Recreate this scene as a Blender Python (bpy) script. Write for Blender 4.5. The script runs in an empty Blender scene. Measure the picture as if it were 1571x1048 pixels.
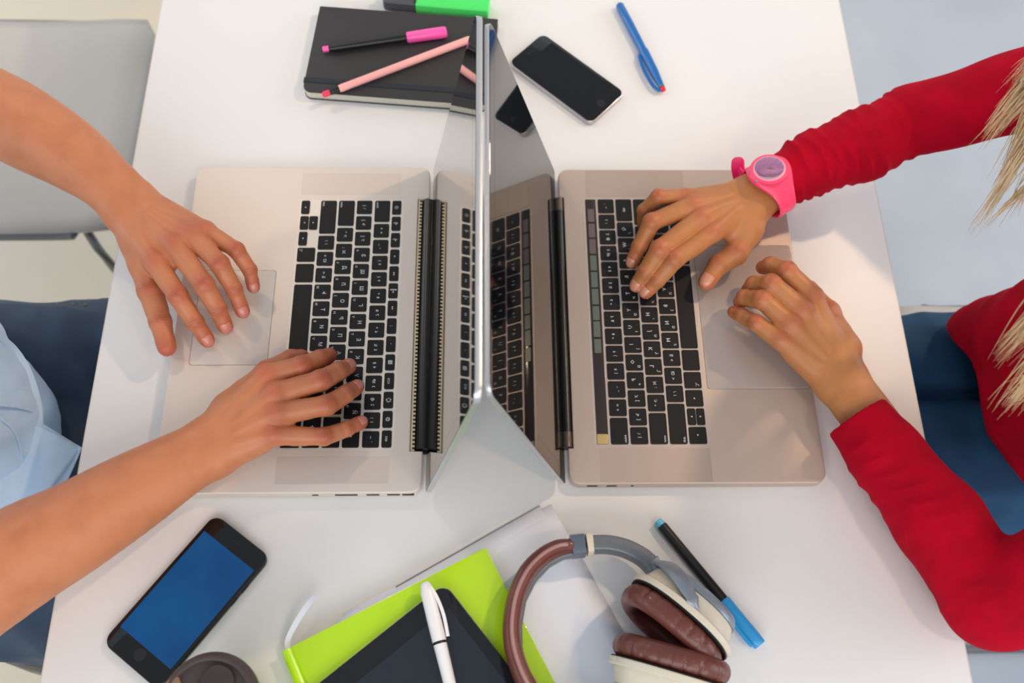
import bpy, bmesh, math, random
import numpy as np
from mathutils import Vector, Matrix
import openvdb

random.seed(4); rng = np.random.RandomState(4)
PI = math.pi
C = bpy.context.scene.collection
SC = bpy.context.scene

# ------------------------------------------------------------------ camera
TT = 0.74                                   # height of the table top (m)
CF = 1527.0
cR = Vector((0.99974789, -0.01125496, 0.01942877))
cU = Vector((0.00205255, 0.90748414, 0.42008132))
cF = Vector((0.0223593, 0.41993553, -0.90727846))
cP = Vector((0.0, -0.350, 0.90492554 + TT))
cam_d = bpy.data.cameras.new('camera'); cam = bpy.data.objects.new('camera', cam_d); C.objects.link(cam)
cam_d.sensor_width = 36.0; cam_d.lens = CF / 1571 * 36.0
m = Matrix((( cR.x, cU.x, -cF.x, cP.x), (cR.y, cU.y, -cF.y, cP.y), (cR.z, cU.z, -cF.z, cP.z), (0, 0, 0, 1)))
cam.matrix_world = m
cam_d.clip_start = 0.02; cam_d.clip_end = 50
cam_d.dof.use_dof = True; cam_d.dof.focus_distance = 0.93; cam_d.dof.aperture_fstop = 4.5
SC.camera = cam

# ------------------------------------------------------------------ light
SC.view_settings.view_transform = 'Standard'; SC.view_settings.look = 'None'
SC.view_settings.gamma = 1.0; SC.view_settings.exposure = -0.31
try: SC.view_settings.use_curve_mapping = False
except Exception: pass
w = bpy.data.worlds.new('world'); SC.world = w; w.use_nodes = True
bg = w.node_tree.nodes['Background']; bg.inputs[0].default_value = (0.82, 0.90, 1.0, 1); bg.inputs[1].default_value = 0.62

def area(name, loc, aim, sx, sy, power, col):
    l = bpy.data.lights.new(name, 'AREA'); l.shape = 'RECTANGLE'; l.size = sx; l.size_y = sy
    l.energy = power; l.color = col
    o = bpy.data.objects.new(name, l); C.objects.link(o); o.location = loc
    o.rotation_euler = (Vector(aim) - Vector(loc)).to_track_quat('-Z', 'Y').to_euler()
    return o
area('window_or_fill_light', (3.4, 0.5, 1.75), (0, 0.1, TT), 4.4, 1.7, 105, (0.76, 0.90, 1.0))
area('window_or_fill_light', (-3.4, 0.9, 1.9), (0, 0.1, TT), 4.4, 1.7, 80, (0.80, 0.91, 1.0))
area('window_or_fill_light', (0.2, 4.0, 2.6), (0, 0.2, TT), 4.0, 1.6, 10, (0.90, 0.95, 1.0))
area('window_or_fill_light', (0.0, -3.0, 2.7), (0, -0.1, TT), 4.2, 1.8, 104, (0.96, 0.97, 0.97))  # unseen fill added to brighten the near side, not a window
def lamp(name, loc, power, r, col):
    l = bpy.data.lights.new(name, 'POINT'); l.energy = power; l.shadow_soft_size = r; l.color = col
    o = bpy.data.objects.new(name, l); C.objects.link(o); o.location = loc
lamp('pendant_or_fill_lamp', (1.22, 0.78, TT + 1.50), 62, 0.045, (1.0, 0.72, 0.46))
lamp('pendant_or_fill_lamp', (-0.75, 1.1, TT + 1.35), 18, 0.05, (1.0, 0.74, 0.48))
lamp('pendant_or_fill_lamp', (0.85, -0.75, TT + 1.45), 18, 0.07, (1.0, 0.70, 0.44))  # added warm fill for the right and near desk, not a pendant

# ------------------------------------------------------------------ helpers
def at(px, py, h=0.0):
    """point h mm above the table top that lies on the ray of a photograph pixel"""
    d = cR * ((px - 785.5) / CF) - cU * ((py - 524) / CF) + cF
    t = (TT + h / 1000 - cP.z) / d.z
    return cP + d * t
def atm(px, py, h=0.0):
    p = at(px, py, h); return np.array([p.x * 1000, p.y * 1000, h], float)   # mm, z over table top
def W(p): return Vector((p[0] / 1000, p[1] / 1000, p[2] / 1000 + TT))
def lin(c):
    return tuple([(v / 12.92 if v <= 0.04045 else ((v + 0.055) / 1.055) ** 2.4) for v in [q / 255 for q in c]]) + (1,)

MATS = {}
def mat(name, rgb, rough=0.5, metal=0.0, noise=0.0, nscale=40, bump=0.0, bscale=300, coat=0.0, spec=0.5,
        ior=1.5, sss=0.0, wave=None, trans=0.0, sheen=0.0, rgb2=None, stretch=None):
    if name in MATS: return MATS[name]
    m = bpy.data.materials.new(name); m.use_nodes = True; nt = m.node_tree; n = nt.nodes; b = n['Principled BSDF']
    b.inputs['Base Color'].default_value = lin(rgb); b.inputs['Roughness'].default_value = rough
    b.inputs['Metallic'].default_value = metal; b.inputs['IOR'].default_value = ior
    b.inputs['Coat Weight'].default_value = coat; b.inputs['Specular IOR Level'].default_value = spec
    b.inputs['Transmission Weight'].default_value = trans; b.inputs['Sheen Weight'].default_value = sheen
    if sss:
        b.inputs['Subsurface Weight'].default_value = sss; b.inputs['Subsurface Radius'].default_value = (1, .35, .2)
        b.inputs['Subsurface Scale'].default_value = 0.006
    tc = n.new('ShaderNodeTexCoord'); src = tc.outputs['Object']
    if stretch:
        mp = n.new('ShaderNodeMapping'); mp.inputs['Scale'].default_value = stretch; nt.links.new(src, mp.inputs[0]); src = mp.outputs[0]
    if noise or rgb2:
        t = n.new('ShaderNodeTexNoise'); t.inputs['Scale'].default_value = nscale; t.inputs['Detail'].default_value = 6
        nt.links.new(src, t.inputs['Vector'])
        mx = n.new('ShaderNodeMix'); mx.data_type = 'RGBA'
        a = lin(rgb)
        if rgb2: mx.inputs[6].default_value = a; mx.inputs[7].default_value = lin(rgb2)
        else:
            mx.inputs[6].default_value = tuple(v * (1 - noise) for v in a[:3]) + (1,)
            mx.inputs[7].default_value = tuple(min(1, v * (1 + noise)) for v in a[:3]) + (1,)
        rp = n.new('ShaderNodeMapRange'); rp.inputs[1].default_value = 0.3; rp.inputs[2].default_value = 0.7
        nt.links.new(t.outputs[0], rp.inputs[0]); nt.links.new(rp.outputs[0], mx.inputs[0]); nt.links.new(mx.outputs[2], b.inputs['Base Color'])
    if bump:
        t2 = n.new('ShaderNodeTexNoise'); t2.inputs['Scale'].default_value = bscale; t2.inputs['Detail'].default_value = 4
        nt.links.new(src, t2.inputs['Vector'])
        bp = n.new('ShaderNodeBump'); bp.inputs['Strength'].default_value = bump; bp.inputs['Distance'].default_value = 0.001
        nt.links.new(t2.outputs[0], bp.inputs['Height']); nt.links.new(bp.outputs[0], b.inputs['Normal'])
    MATS[name] = m; return m

def link_mesh(name, me, mats, parent=None, smooth=True, angle=35):
    o = bpy.data.objects.new(name, me); C.objects.link(o)
    for x in (mats if isinstance(mats, (list, tuple)) else [mats]): me.materials.append(x)
    if smooth:
        me.polygons.foreach_set('use_smooth', [True] * len(me.polygons))
        if angle: me.set_sharp_from_angle(angle=math.radians(angle))
    if parent:
        o.parent = parent; o.matrix_parent_inverse = parent.matrix_world.inverted()
    return o
def from_bm(name, bm, mats, parent=None, smooth=True, angle=35):
    bmesh.ops.recalc_face_normals(bm, faces=bm.faces)
    me = bpy.data.meshes.new(name); bm.to_mesh(me); bm.free()
    return link_mesh(name, me, mats, parent, smooth, angle)
def tag(o, label=None, cat=None, group=None, kind=None):
    if label: o['label'] = label
    if cat: o['category'] = cat
    if group: o['group'] = group
    if kind: o['kind'] = kind
    return o
def empty(name, loc, label, cat, group=None):
    o = bpy.data.objects.new(name, None); C.objects.link(o); o.empty_display_size = 0.02
    o.matrix_world = Matrix.Translation(loc); tag(o, label, cat, group); return o

def rrect(x0, y0, x1, y1, r, n=6):
    """rounded rectangle outline, ccw; r one radius or four (from lower left, ccw)"""
    if not isinstance(r, (list, tuple)): r = [r] * 4
    out = []
    for (cx, cy, a0, rr) in ((x0 + r[0], y0 + r[0], PI, r[0]), (x1 - r[1], y0 + r[1], 1.5 * PI, r[1]), (x1 - r[2], y1 - r[2], 0, r[2]), (x0 + r[3], y1 - r[3], .5 * PI, r[3])):
        if rr <= 0: out.append((cx, cy)); continue
        for i in range(n + 1):
            a = a0 + i / n * PI / 2; out.append((cx + rr * math.cos(a), cy + rr * math.sin(a)))
    return out
def prism(bm, pts, z0, z1, bev=0.0, F=lambda p: W(p), segs=2, mi=0, bot=True):
    """extrude a 2-D outline (mm) from z0 to z1; F maps local mm coordinates into the world"""
    n = len(pts)
    rings = []
    cx = sum(p[0] for p in pts) / n; cy = sum(p[1] for p in pts) / n
    def inset(d):
        if d == 0: return pts
        out = []
        for i in range(n):
            a, b, c = Vector(pts[i - 1]), Vector(pts[i]), Vector(pts[(i + 1) % n])
            e1 = (b - a).normalized() if (b - a).length > 1e-9 else (c - b).normalized(); e2 = (c - b).normalized()
            nn = Vector((-(e1.y + e2.y), e1.x + e2.x)); nn = nn.normalized() if nn.length > 1e-9 else Vector((0, 0))
            k = d / max(0.5, nn.dot(Vector((-e1.y, e1.x))))
            out.append((b.x + nn.x * k, b.y + nn.y * k))
        return out
    prof = []
    if bev:
        prof = [(bev * (1 - math.sin(a)), z0 + bev * (1 - math.cos(a))) for a in [i / segs * PI / 2 for i in range(segs + 1)]]
        prof += [(bev * (1 - math.cos(a)), z1 - bev * (1 - math.sin(a))) for a in [i / segs * PI / 2 for i in range(segs + 1)]]
    else: prof = [(0, z0), (0, z1)]
    for d, z in prof: rings.append([bm.verts.new(F((p[0], p[1], z))) for p in inset(d)])
    fs = []
    for a, b in zip(rings, rings[1:]):
        for i in range(n): fs.append(bm.faces.new((a[i], a[(i + 1) % n], b[(i + 1) % n], b[i])))
    fs.append(bm.faces.new(rings[-1]))
    if bot: fs.append(bm.faces.new(rings[0][::-1]))
    for f in fs: f.material_index = mi
    return rings
def slab(name, pts, z0, z1, m, parent=None, bev=0.0, F=lambda p: W(p), segs=2):
    bm = bmesh.new(); prism(bm, pts, z0, z1, bev, F, segs); return from_bm(name, bm, m, parent)
def frame_of(a, b, up=(0, 0, 1)):
    d = (b - a).normalized(); u = Vector(up)
    if abs(d.dot(u)) > .98: u = Vector((1, 0, 0))
    x = d.cross(u).normalized(); return d, x, x.cross(d).normalized()
def sweep(bm, pts, prof, closed=False, up=(0, 0, 1), scale=None, mi=0, caps=True):
    """sweep closed profile [(lateral, up)] (m) along points (Vectors, m)"""
    n = len(pts); rings = []
    for i, p in enumerate(pts):
        if closed: d = (pts[(i + 1) % n] - pts[i - 1])
        else: d = pts[min(i + 1, n - 1)] - pts[max(i - 1, 0)]
        d.normalize(); u = Vector(up if not callable(up) else up(i))
        if abs(d.dot(u)) > .99: u = Vector((1, 0, 0))
        x = d.cross(u).normalized(); y = x.cross(d).normalized()
        s = scale(i / (n - 1)) if scale else 1
        s = s if isinstance(s, tuple) else (s, s)
        rings.append([bm.verts.new(p + x * (q[0] * s[0]) + y * (q[1] * s[1])) for q in (prof(i / max(1, n - 1)) if callable(prof) else prof)])
    k = len(rings[0])
    R = range(n if closed else n - 1)
    for i in R:
        a, b = rings[i], rings[(i + 1) % n]
        for j in range(k):
            f = bm.faces.new((a[j], a[(j + 1) % k], b[(j + 1) % k], b[j])); f.material_index = mi
    if not closed and caps:
        for r in (rings[0][::-1], rings[-1]):
            f = bm.faces.new(r); f.material_index = mi
    return rings
def circ(r, n=12, ry=None, ph=0): return [(r * math.cos(2 * PI * i / n + ph), (ry or r) * math.sin(2 * PI * i / n + ph)) for i in range(n)]
def spline(P, n=8):
    P = [Vector(p) for p in P]; out = []
    for i in range(len(P) - 1):
        p0, p1, p2, p3 = P[max(0, i - 1)], P[i], P[i + 1], P[min(len(P) - 1, i + 2)]
        for k in range(n):
            t = k / n
            out.append(0.5 * ((2 * p1) + (p2 - p0) * t + (2 * p0 - 5 * p1 + 4 * p2 - p3) * t * t + (3 * p1 - p0 - 3 * p2 + p3) * t ** 3))
    out.append(P[-1]); return out
def lathe(bm, a, d, prof, n=24, up=(0, 0, 1), ex=1.0, ey=1.0, mi=0, wob=None):
    """revolve [(distance along axis, radius)] (mm) round the axis d from point a (m)"""
    d = Vector(d).normalized(); _, x, y = frame_of(Vector((0, 0, 0)), d, up); rings = []
    for k, (s, r) in enumerate(prof):
        ring = []
        for i in range(n):
            th = 2 * PI * i / n; rr = r * (wob(th, k) if wob else 1)
            ring.append(bm.verts.new(a + d * (s / 1000) + x * (rr * ex * math.cos(th) / 1000) + y * (rr * ey * math.sin(th) / 1000)))
        rings.append(ring)
    for r1, r2 in zip(rings, rings[1:]):
        for i in range(n):
            f = bm.faces.new((r1[i], r1[(i + 1) % n], r2[(i + 1) % n], r2[i])); f.material_index = mi
    for r in (rings[0][::-1], rings[-1]):
        f = bm.faces.new(r); f.material_index = mi
    return rings
def rod(name, a, b, prof, m, parent=None, n=16, ex=1, ey=1, up=(0, 0, 1)):
    """a turned part lying along a->b; prof holds (fraction or mm, radius mm)"""
    bm = bmesh.new(); lathe(bm, a, b - a, prof, n, up, ex, ey); return from_bm(name, bm, m, parent)

# ---- text as flat print
def text_faces(bm, s, size, org, ex, ey, mi=1, align='CENTER'):
    cu = bpy.data.curves.new('t', 'FONT'); cu.body = s; cu.size = size; cu.align_x = align; cu.align_y = 'CENTER'; cu.resolution_u = 1
    cu.offset = size * 0.012
    o = bpy.data.objects.new('t', cu); C.objects.link(o)
    dg = bpy.context.evaluated_depsgraph_get(); oe = o.evaluated_get(dg); me = oe.to_mesh()
    vs = [bm.verts.new(org + ex * v.co.x + ey * v.co.y) for v in me.vertices]
    up = Vector((0, 0, 1))
    for p in me.polygons:
        try:
            f = bm.faces.new([vs[i] for i in p.vertices]); f.material_index = mi; f.normal_update()
            if f.normal.z < 0: f.normal_flip()
        except ValueError: pass
    oe.to_mesh_clear(); C.objects.unlink(o); bpy.data.objects.remove(o); bpy.data.curves.remove(cu)

# ---- signed distance modelling of bodies and cloth (mm, z over the table top)
def sm(a, b, k):
    if k <= 0: return np.minimum(a, b)
    h = np.clip(0.5 + 0.5 * (b - a) / k, 0, 1)
    return b + (a - b) * h - k * h * (1 - h)
def cap(P, a, b, ra, rb):
    a = np.asarray(a, np.float32); b = np.asarray(b, np.float32); ab = b - a
    t = np.clip(((P - a) @ ab) / max(1e-6, float(ab @ ab)), 0, 1)
    q = P - a - t[:, None] * ab
    return np.sqrt((q * q).sum(1)) - (ra + (rb - ra) * t)
def chain(P, pts, rad, k):
    d = None
    for i in range(len(pts) - 1):
        c = cap(P, pts[i], pts[i + 1], rad[i], rad[i + 1]); d = c if d is None else sm(d, c, k)
    return d
def ell(P, c, r, rot=None):
    q = P - np.asarray(c, np.float32)
    if rot is not None: q = q @ np.asarray(rot, np.float32)
    r = np.asarray(r, np.float32); k0 = np.sqrt(((q / r) ** 2).sum(1)); k1 = np.sqrt(((q / (r * r)) ** 2).sum(1)) + 1e-6
    return k0 * (k0 - 1) / k1
def sdf_mesh(fn, lo, hi, h):
    lo = np.asarray(lo, float); hi = np.asarray(hi, float); B = 8
    n = np.ceil((hi - lo) / (h * B)).astype(int); H = h * B
    cs = np.stack(np.meshgrid(*[np.arange(k) for k in n], indexing='ij'), -1).reshape(-1, 3)
    d = ev(fn, lo + (cs + .5) * H)
    act = np.abs(d) < H * 1.25
    full = np.repeat(np.repeat(np.repeat(np.where(d > 0, 9 * h, -9 * h).reshape(n).astype(np.float32), B, 0), B, 1), B, 2)
    off = np.stack(np.meshgrid(*[np.arange(B)] * 3, indexing='ij'), -1).reshape(-1, 3)
    idx = (cs[act][:, None, :] * B + off[None]).reshape(-1, 3)
    v = ev(fn, lo + idx * h)
    full[idx[:, 0], idx[:, 1], idx[:, 2]] = v
    full = np.clip(full, -3 * h, 3 * h).astype(np.float32)
    g = openvdb.FloatGrid(background=3 * h); g.copyFromArray(full)
    p, q = g.convertToQuads(0.0)
    return (p.astype(float) * h + lo), q[:, ::-1].astype(int)
def ev(fn, P):
    P = P.astype(np.float32); out = np.empty(len(P), np.float32)
    for i in range(0, len(P), 400000): out[i:i + 400000] = fn(P[i:i + 400000])
    return out
def np_mesh(name, V, Q, parent=None, mats=None, attr=None, angle=None):
    me = bpy.data.meshes.new(name)
    V2 = V / 1000.0; V2 = V2 + np.array([0, 0, TT])
    me.vertices.add(len(V)); me.vertices.foreach_set('co', V2.astype(np.float32).ravel())
    me.loops.add(len(Q) * 4); me.loops.foreach_set('vertex_index', Q.astype(np.int32).ravel())
    me.polygons.add(len(Q)); me.polygons.foreach_set('loop_start', (np.arange(len(Q)) * 4).astype(np.int32))
    me.polygons.foreach_set('loop_total', np.full(len(Q), 4, np.int32))
    me.update(calc_edges=True); me.validate()
    if attr:
        for k, a in attr.items():
            at_ = me.attributes.new(k, 'FLOAT', 'POINT'); at_.data.foreach_set('value', a.astype(np.float32))
    bm = bmesh.new(); bm.from_mesh(me); bmesh.ops.recalc_face_normals(bm, faces=bm.faces); bm.to_mesh(me); bm.free()
    o = link_mesh(name, me, mats, parent, True, angle)
    return o

# ------------------------------------------------------------------ structure: floor and walls
M_floor = mat('concrete_floor', (180, 184, 192), 0.42, noise=0.10, nscale=3.2, bump=0.15, bscale=60, rgb2=(164, 169, 178))
bm = bmesh.new(); prism(bm, [(-4000, -3500), (4000, -3500), (4000, 4500), (-4000, 4500)], -790, -740)
o = from_bm('floor', bm, M_floor, smooth=False); tag(o, kind='structure')
M_beige = mat('floor_warm_light_tint', (226, 210, 184), 0.5, rgb2=(214, 204, 188), nscale=5, bump=.1, bscale=60)  # left half of the floor, warm light put into its colour
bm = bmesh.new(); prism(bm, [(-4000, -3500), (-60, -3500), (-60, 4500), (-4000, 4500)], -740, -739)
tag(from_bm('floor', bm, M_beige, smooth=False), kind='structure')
M_wood = mat('pale_wood_floor', (196, 178, 150), 0.45, rgb2=(172, 154, 128), nscale=9, stretch=(1, 5, 1))
M_wall = mat('white_wall_paint', (226, 226, 224), .8)
for nm, a in (('wall_far', (-4000, 4500, 4000, 4600)), ('wall_left', (-4100, -3500, -4000, 4600)), ('wall_right', (4000, -3500, 4100, 4600))):
    bm = bmesh.new(); prism(bm, [(a[0], a[1]), (a[2], a[1]), (a[2], a[3]), (a[0], a[3])], -740, 2300); tag(from_bm(nm, bm, M_wall, smooth=False), kind='structure')
# ------------------------------------------------------------------ table
M_table = mat('white_laminate', (226, 224, 222), 0.36, spec=0.35, noise=0.012, nscale=5)
M_edge = mat('white_edging', (214, 208, 198), 0.5)
M_steel = mat('painted_steel', (205, 206, 208), 0.35, metal=0.3)
TX0, TX1, TY0, TY1 = -386.3, 420.8, -640, 820
tab = empty('desk', Vector((0.017, 0.09, 0)), 'long white laminate desk shared by the two people', 'table')
slab('tabletop', [(TX0 + 1.2, TY0 + 1.2), (TX1 - 1.2, TY0 + 1.2), (TX1 - 1.2, TY1 - 1.2), (TX0 + 1.2, TY1 - 1.2)], -24, 0, M_table, tab, 0.4)
slab('edge_band', [(TX0, TY0), (TX0 + 1.3, TY0), (TX0 + 1.3, TY1), (TX0, TY1)], -24.2, -0.4, M_edge, tab)
slab('edge_band', [(TX1 - 1.3, TY0), (TX1, TY0), (TX1, TY1), (TX1 - 1.3, TY1)], -24.2, -0.4, M_edge, tab)
for x, y in ((TX0 + 60, TY0 + 60), (TX1 - 60, TY0 + 60), (TX0 + 60, TY1 - 60), (TX1 - 60, TY1 - 60)):
    slab('leg', rrect(x - 22, y - 22, x + 22, y + 22, 3, 2), -740, -24, M_steel, tab, 1)
bm = bmesh.new()
for a in ((TX0 + 60, TY0 + 82, TX0 + 80, TY1 - 82), (TX1 - 80, TY0 + 82, TX1 - 60, TY1 - 82)): prism(bm, rrect(*a, 1, 1), -64, -24.2)
from_bm('frame_rail', bm, M_steel, tab, False)

# ------------------------------------------------------------------ chairs
M_shell = mat('white_plastic_shell', (204, 198, 192), 0.38)
M_tube = mat('grey_steel_tube', (120, 122, 124), 0.3, metal=0.8)
def chair(x, y, face, label):
    """shell chair; (x, y) seat centre in mm, face = +1 looks to +x, -1 to -x"""
    r = empty('shell_chair', W((x, y, -740)), label, 'chair', 'white shell chairs round the desk')
    bm = bmesh.new(); nu, nv = 22, 16; grid = []
    for i in range(nu + 1):
        u = i / nu; row = []
        s = u * 880                                    # length along the profile from the front lip
        for j in range(nv + 1):
            v = j / nv * 2 - 1
            if s < 40: px, pz = 215 - s * .35, -18 + 18 * math.sin(s / 40 * PI / 2)
            elif s < 420: px, pz = 201 - (s - 40), -8 * math.sin((s - 40) / 380 * PI)
            elif s < 540:
                a = (s - 420) / 120 * 1.32; px, pz = -179 - 90 * math.sin(a), 90 * (1 - math.cos(a))
            else: px, pz = -266 - (s - 540) * .2, 68 + (s - 540) * .98
            wd = 192 * (1 - 0.10 * max(0, (s - 420) / 460)); k = 1.0
            e = max(0, 1 - s / 60, (s - 820) / 60); k = math.sqrt(max(0.02, 1 - (e * .55) ** 2))
            edge = abs(v) ** 6 * 10
            row.append((px, v * wd * k, pz + (-edge if s < 420 else 0), edge if s >= 420 else 0))
        grid.append(row)
    def P(g, dz): return W((x + face * (g[0] + g[3]), y + g[1], -294 + g[2] + dz))
    top = [[bm.verts.new(P(g, 0)) for g in row] for row in grid]
    for i in range(nu):
        for j in range(nv): bm.faces.new((top[i][j], top[i + 1][j], top[i + 1][j + 1], top[i][j + 1]))
    o = from_bm('shell', bm, M_shell, r, True, None)
    md = o.modifiers.new('s', 'SOLIDIFY'); md.thickness = 0.006; md.offset = 0
    for sgn in (-1, 1):
        bm = bmesh.new()
        pts = [(175, 150, -12), (150, 188, -14), (120, 192, -20), (-120, 192, -20), (-160, 186, -30), (-235, 205, -425), (-225, 206, -438), (-180, 206, -438), (190, 206, -438), (214, 204, -430), (205, 198, -400), (165, 186, -60), (158, 150, -24)]
        sp = spline([W((x + face * p[0], y + sgn * p[1], -296 + p[2])) for p in pts], 5)
        sweep(bm, sp, circ(0.0065, 8)); from_bm('sled_leg', bm, M_tube, r)
    bm = bmesh.new()
    for xx in (165, -160): sweep(bm, [W((x + face * xx, y - 150 - 40 * (xx < 0), -318 if xx > 0 else -326)), W((x + face * xx, y + 150 + 40 * (xx < 0), -318 if xx > 0 else -326))], circ(0.006, 8))
    from_bm('cross_bar', bm, M_tube, r)
    return r
chair(-733, 572, 1, 'empty white shell chair beyond the arm of the person in blue')
chair(-745, 0, 1, 'white shell chair under the person in the light blue shirt')
chair(748, 70, -1, 'white shell chair under the person in the red top')

# ------------------------------------------------------------------ laptops
M_alu = mat('silver_aluminium', (220, 208, 198), 0.50, metal=0.35, bump=0.03, bscale=900)
M_alu_d = mat('silver_grille', (212, 199, 188), 0.5, metal=0.32)
M_gry = mat('space_grey_aluminium', (192, 174, 162), 0.46, metal=0.4, bump=0.03, bscale=900)
M_gry_d = mat('space_grey_grille', (182, 164, 153), 0.46, metal=0.42)
M_gryback = mat('grey_lid_aluminium', (196, 198, 202), 0.35, metal=0.7)
M_key = mat('black_key', (24, 24, 26), 0.5, spec=0.25)
M_print = mat('white_print', (200, 200, 200), 0.5)
M_glass = mat('black_display_glass', (6, 6, 8), 0.03, ior=2.0, spec=0.9, coat=1.0)
M_glass2 = mat('matte_coated_glass', (8, 9, 12), 0.03, ior=1.5, spec=0.5)
M_scr = mat('dark_display_panel', (7, 8, 10), 0.03, ior=2.0, spec=0.9, coat=1.0)
M_scr2 = mat('coated_display_panel', (8, 10, 14), 0.03, ior=1.5, spec=0.5)
M_rub = mat('black_hinge_plastic', (16, 15, 15), 0.35)
M_slot = mat('black_slot', (10, 10, 10), 0.6)
M_well = mat('key_well_dark', (30, 30, 32), 0.5)
M_cream = mat('vent_strip', (214, 196, 160), 0.45, metal=0.3)

ROWS_L = [  # bottom row first: (width, main legend, small legend)
 [(1, 'fn', ''), (1, '⌃', ''), (1, '⌥', ''), (1.25, '⌘', ''), (5, '', ''), (1.25, '', ''), (1, '', '⌥')],
 [(2.25, '⇧', ''), (1, 'Я', 'Z'), (1, 'Ч', 'X'), (1, 'С', 'C'), (1, 'М', 'V'), (1, 'И', 'B'), (1, 'Т', 'N'), (1, 'Ь', 'M'), (1, 'Б  <', ''), (1, 'Ю  >', ''), (1, '/  ?', ''), (2.25, '', 'shift')],
 [(1.75, 'caps', ''), (1, 'Ф', 'A'), (1, 'Ы', 'S'), (1, 'В', 'D'), (1, 'А', 'F'), (1, 'П', 'G'), (1, 'Р', 'H'), (1, 'О', 'J'), (1, 'Л', 'K'), (1, 'Д', 'L'), (1, 'Ж  ;', ''), (1, 'Э  "', ''), (1.75, '', 'enter')],
 [(1.5, 'tab', ''), (1, 'Й', 'Q'), (1, 'Ц', 'W'), (1, 'У', 'E'), (1, 'К', 'R'), (1, 'Е', 'T'), (1, 'Н', 'Y'), (1, 'Г', 'U'), (1, 'Ш', 'I'), (1, 'Щ', 'O'), (1, 'З', 'P'), (1, 'Х  [', ''), (1, 'Ъ  ]', ''), (1, '\\  |', '')],
 [(1, '`  ~', ''), (1, '1  !', ''), (1, '2  @', ''), (1, '3  №', ''), (1, '4  $', ''), (1, '5  %', ''), (1, '6  ^', ''), (1, '7  &', ''), (1, '8  *', ''), (1, '9  (', ''), (1, '0  )', ''), (1, '-  _', ''), (1, '=  +', ''), (1.5, '', 'delete')]]
HEB = {'Q': '/', 'W': "'", 'E': 'ק', 'R': 'ר', 'T': 'א', 'Y': 'ט', 'U': 'ו', 'I': 'ן', 'O': 'ם', 'P': 'פ', 'A': 'ש', 'S': 'ד', 'D': 'ג', 'F': 'כ', 'G': 'ע', 'H': 'י', 'J': 'ח', 'K': 'ל', 'L': 'ך', 'Z': 'ז', 'X': 'ס', 'C': 'ב', 'V': 'ה', 'B': 'נ', 'N': 'מ', 'M': 'צ'}

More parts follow.
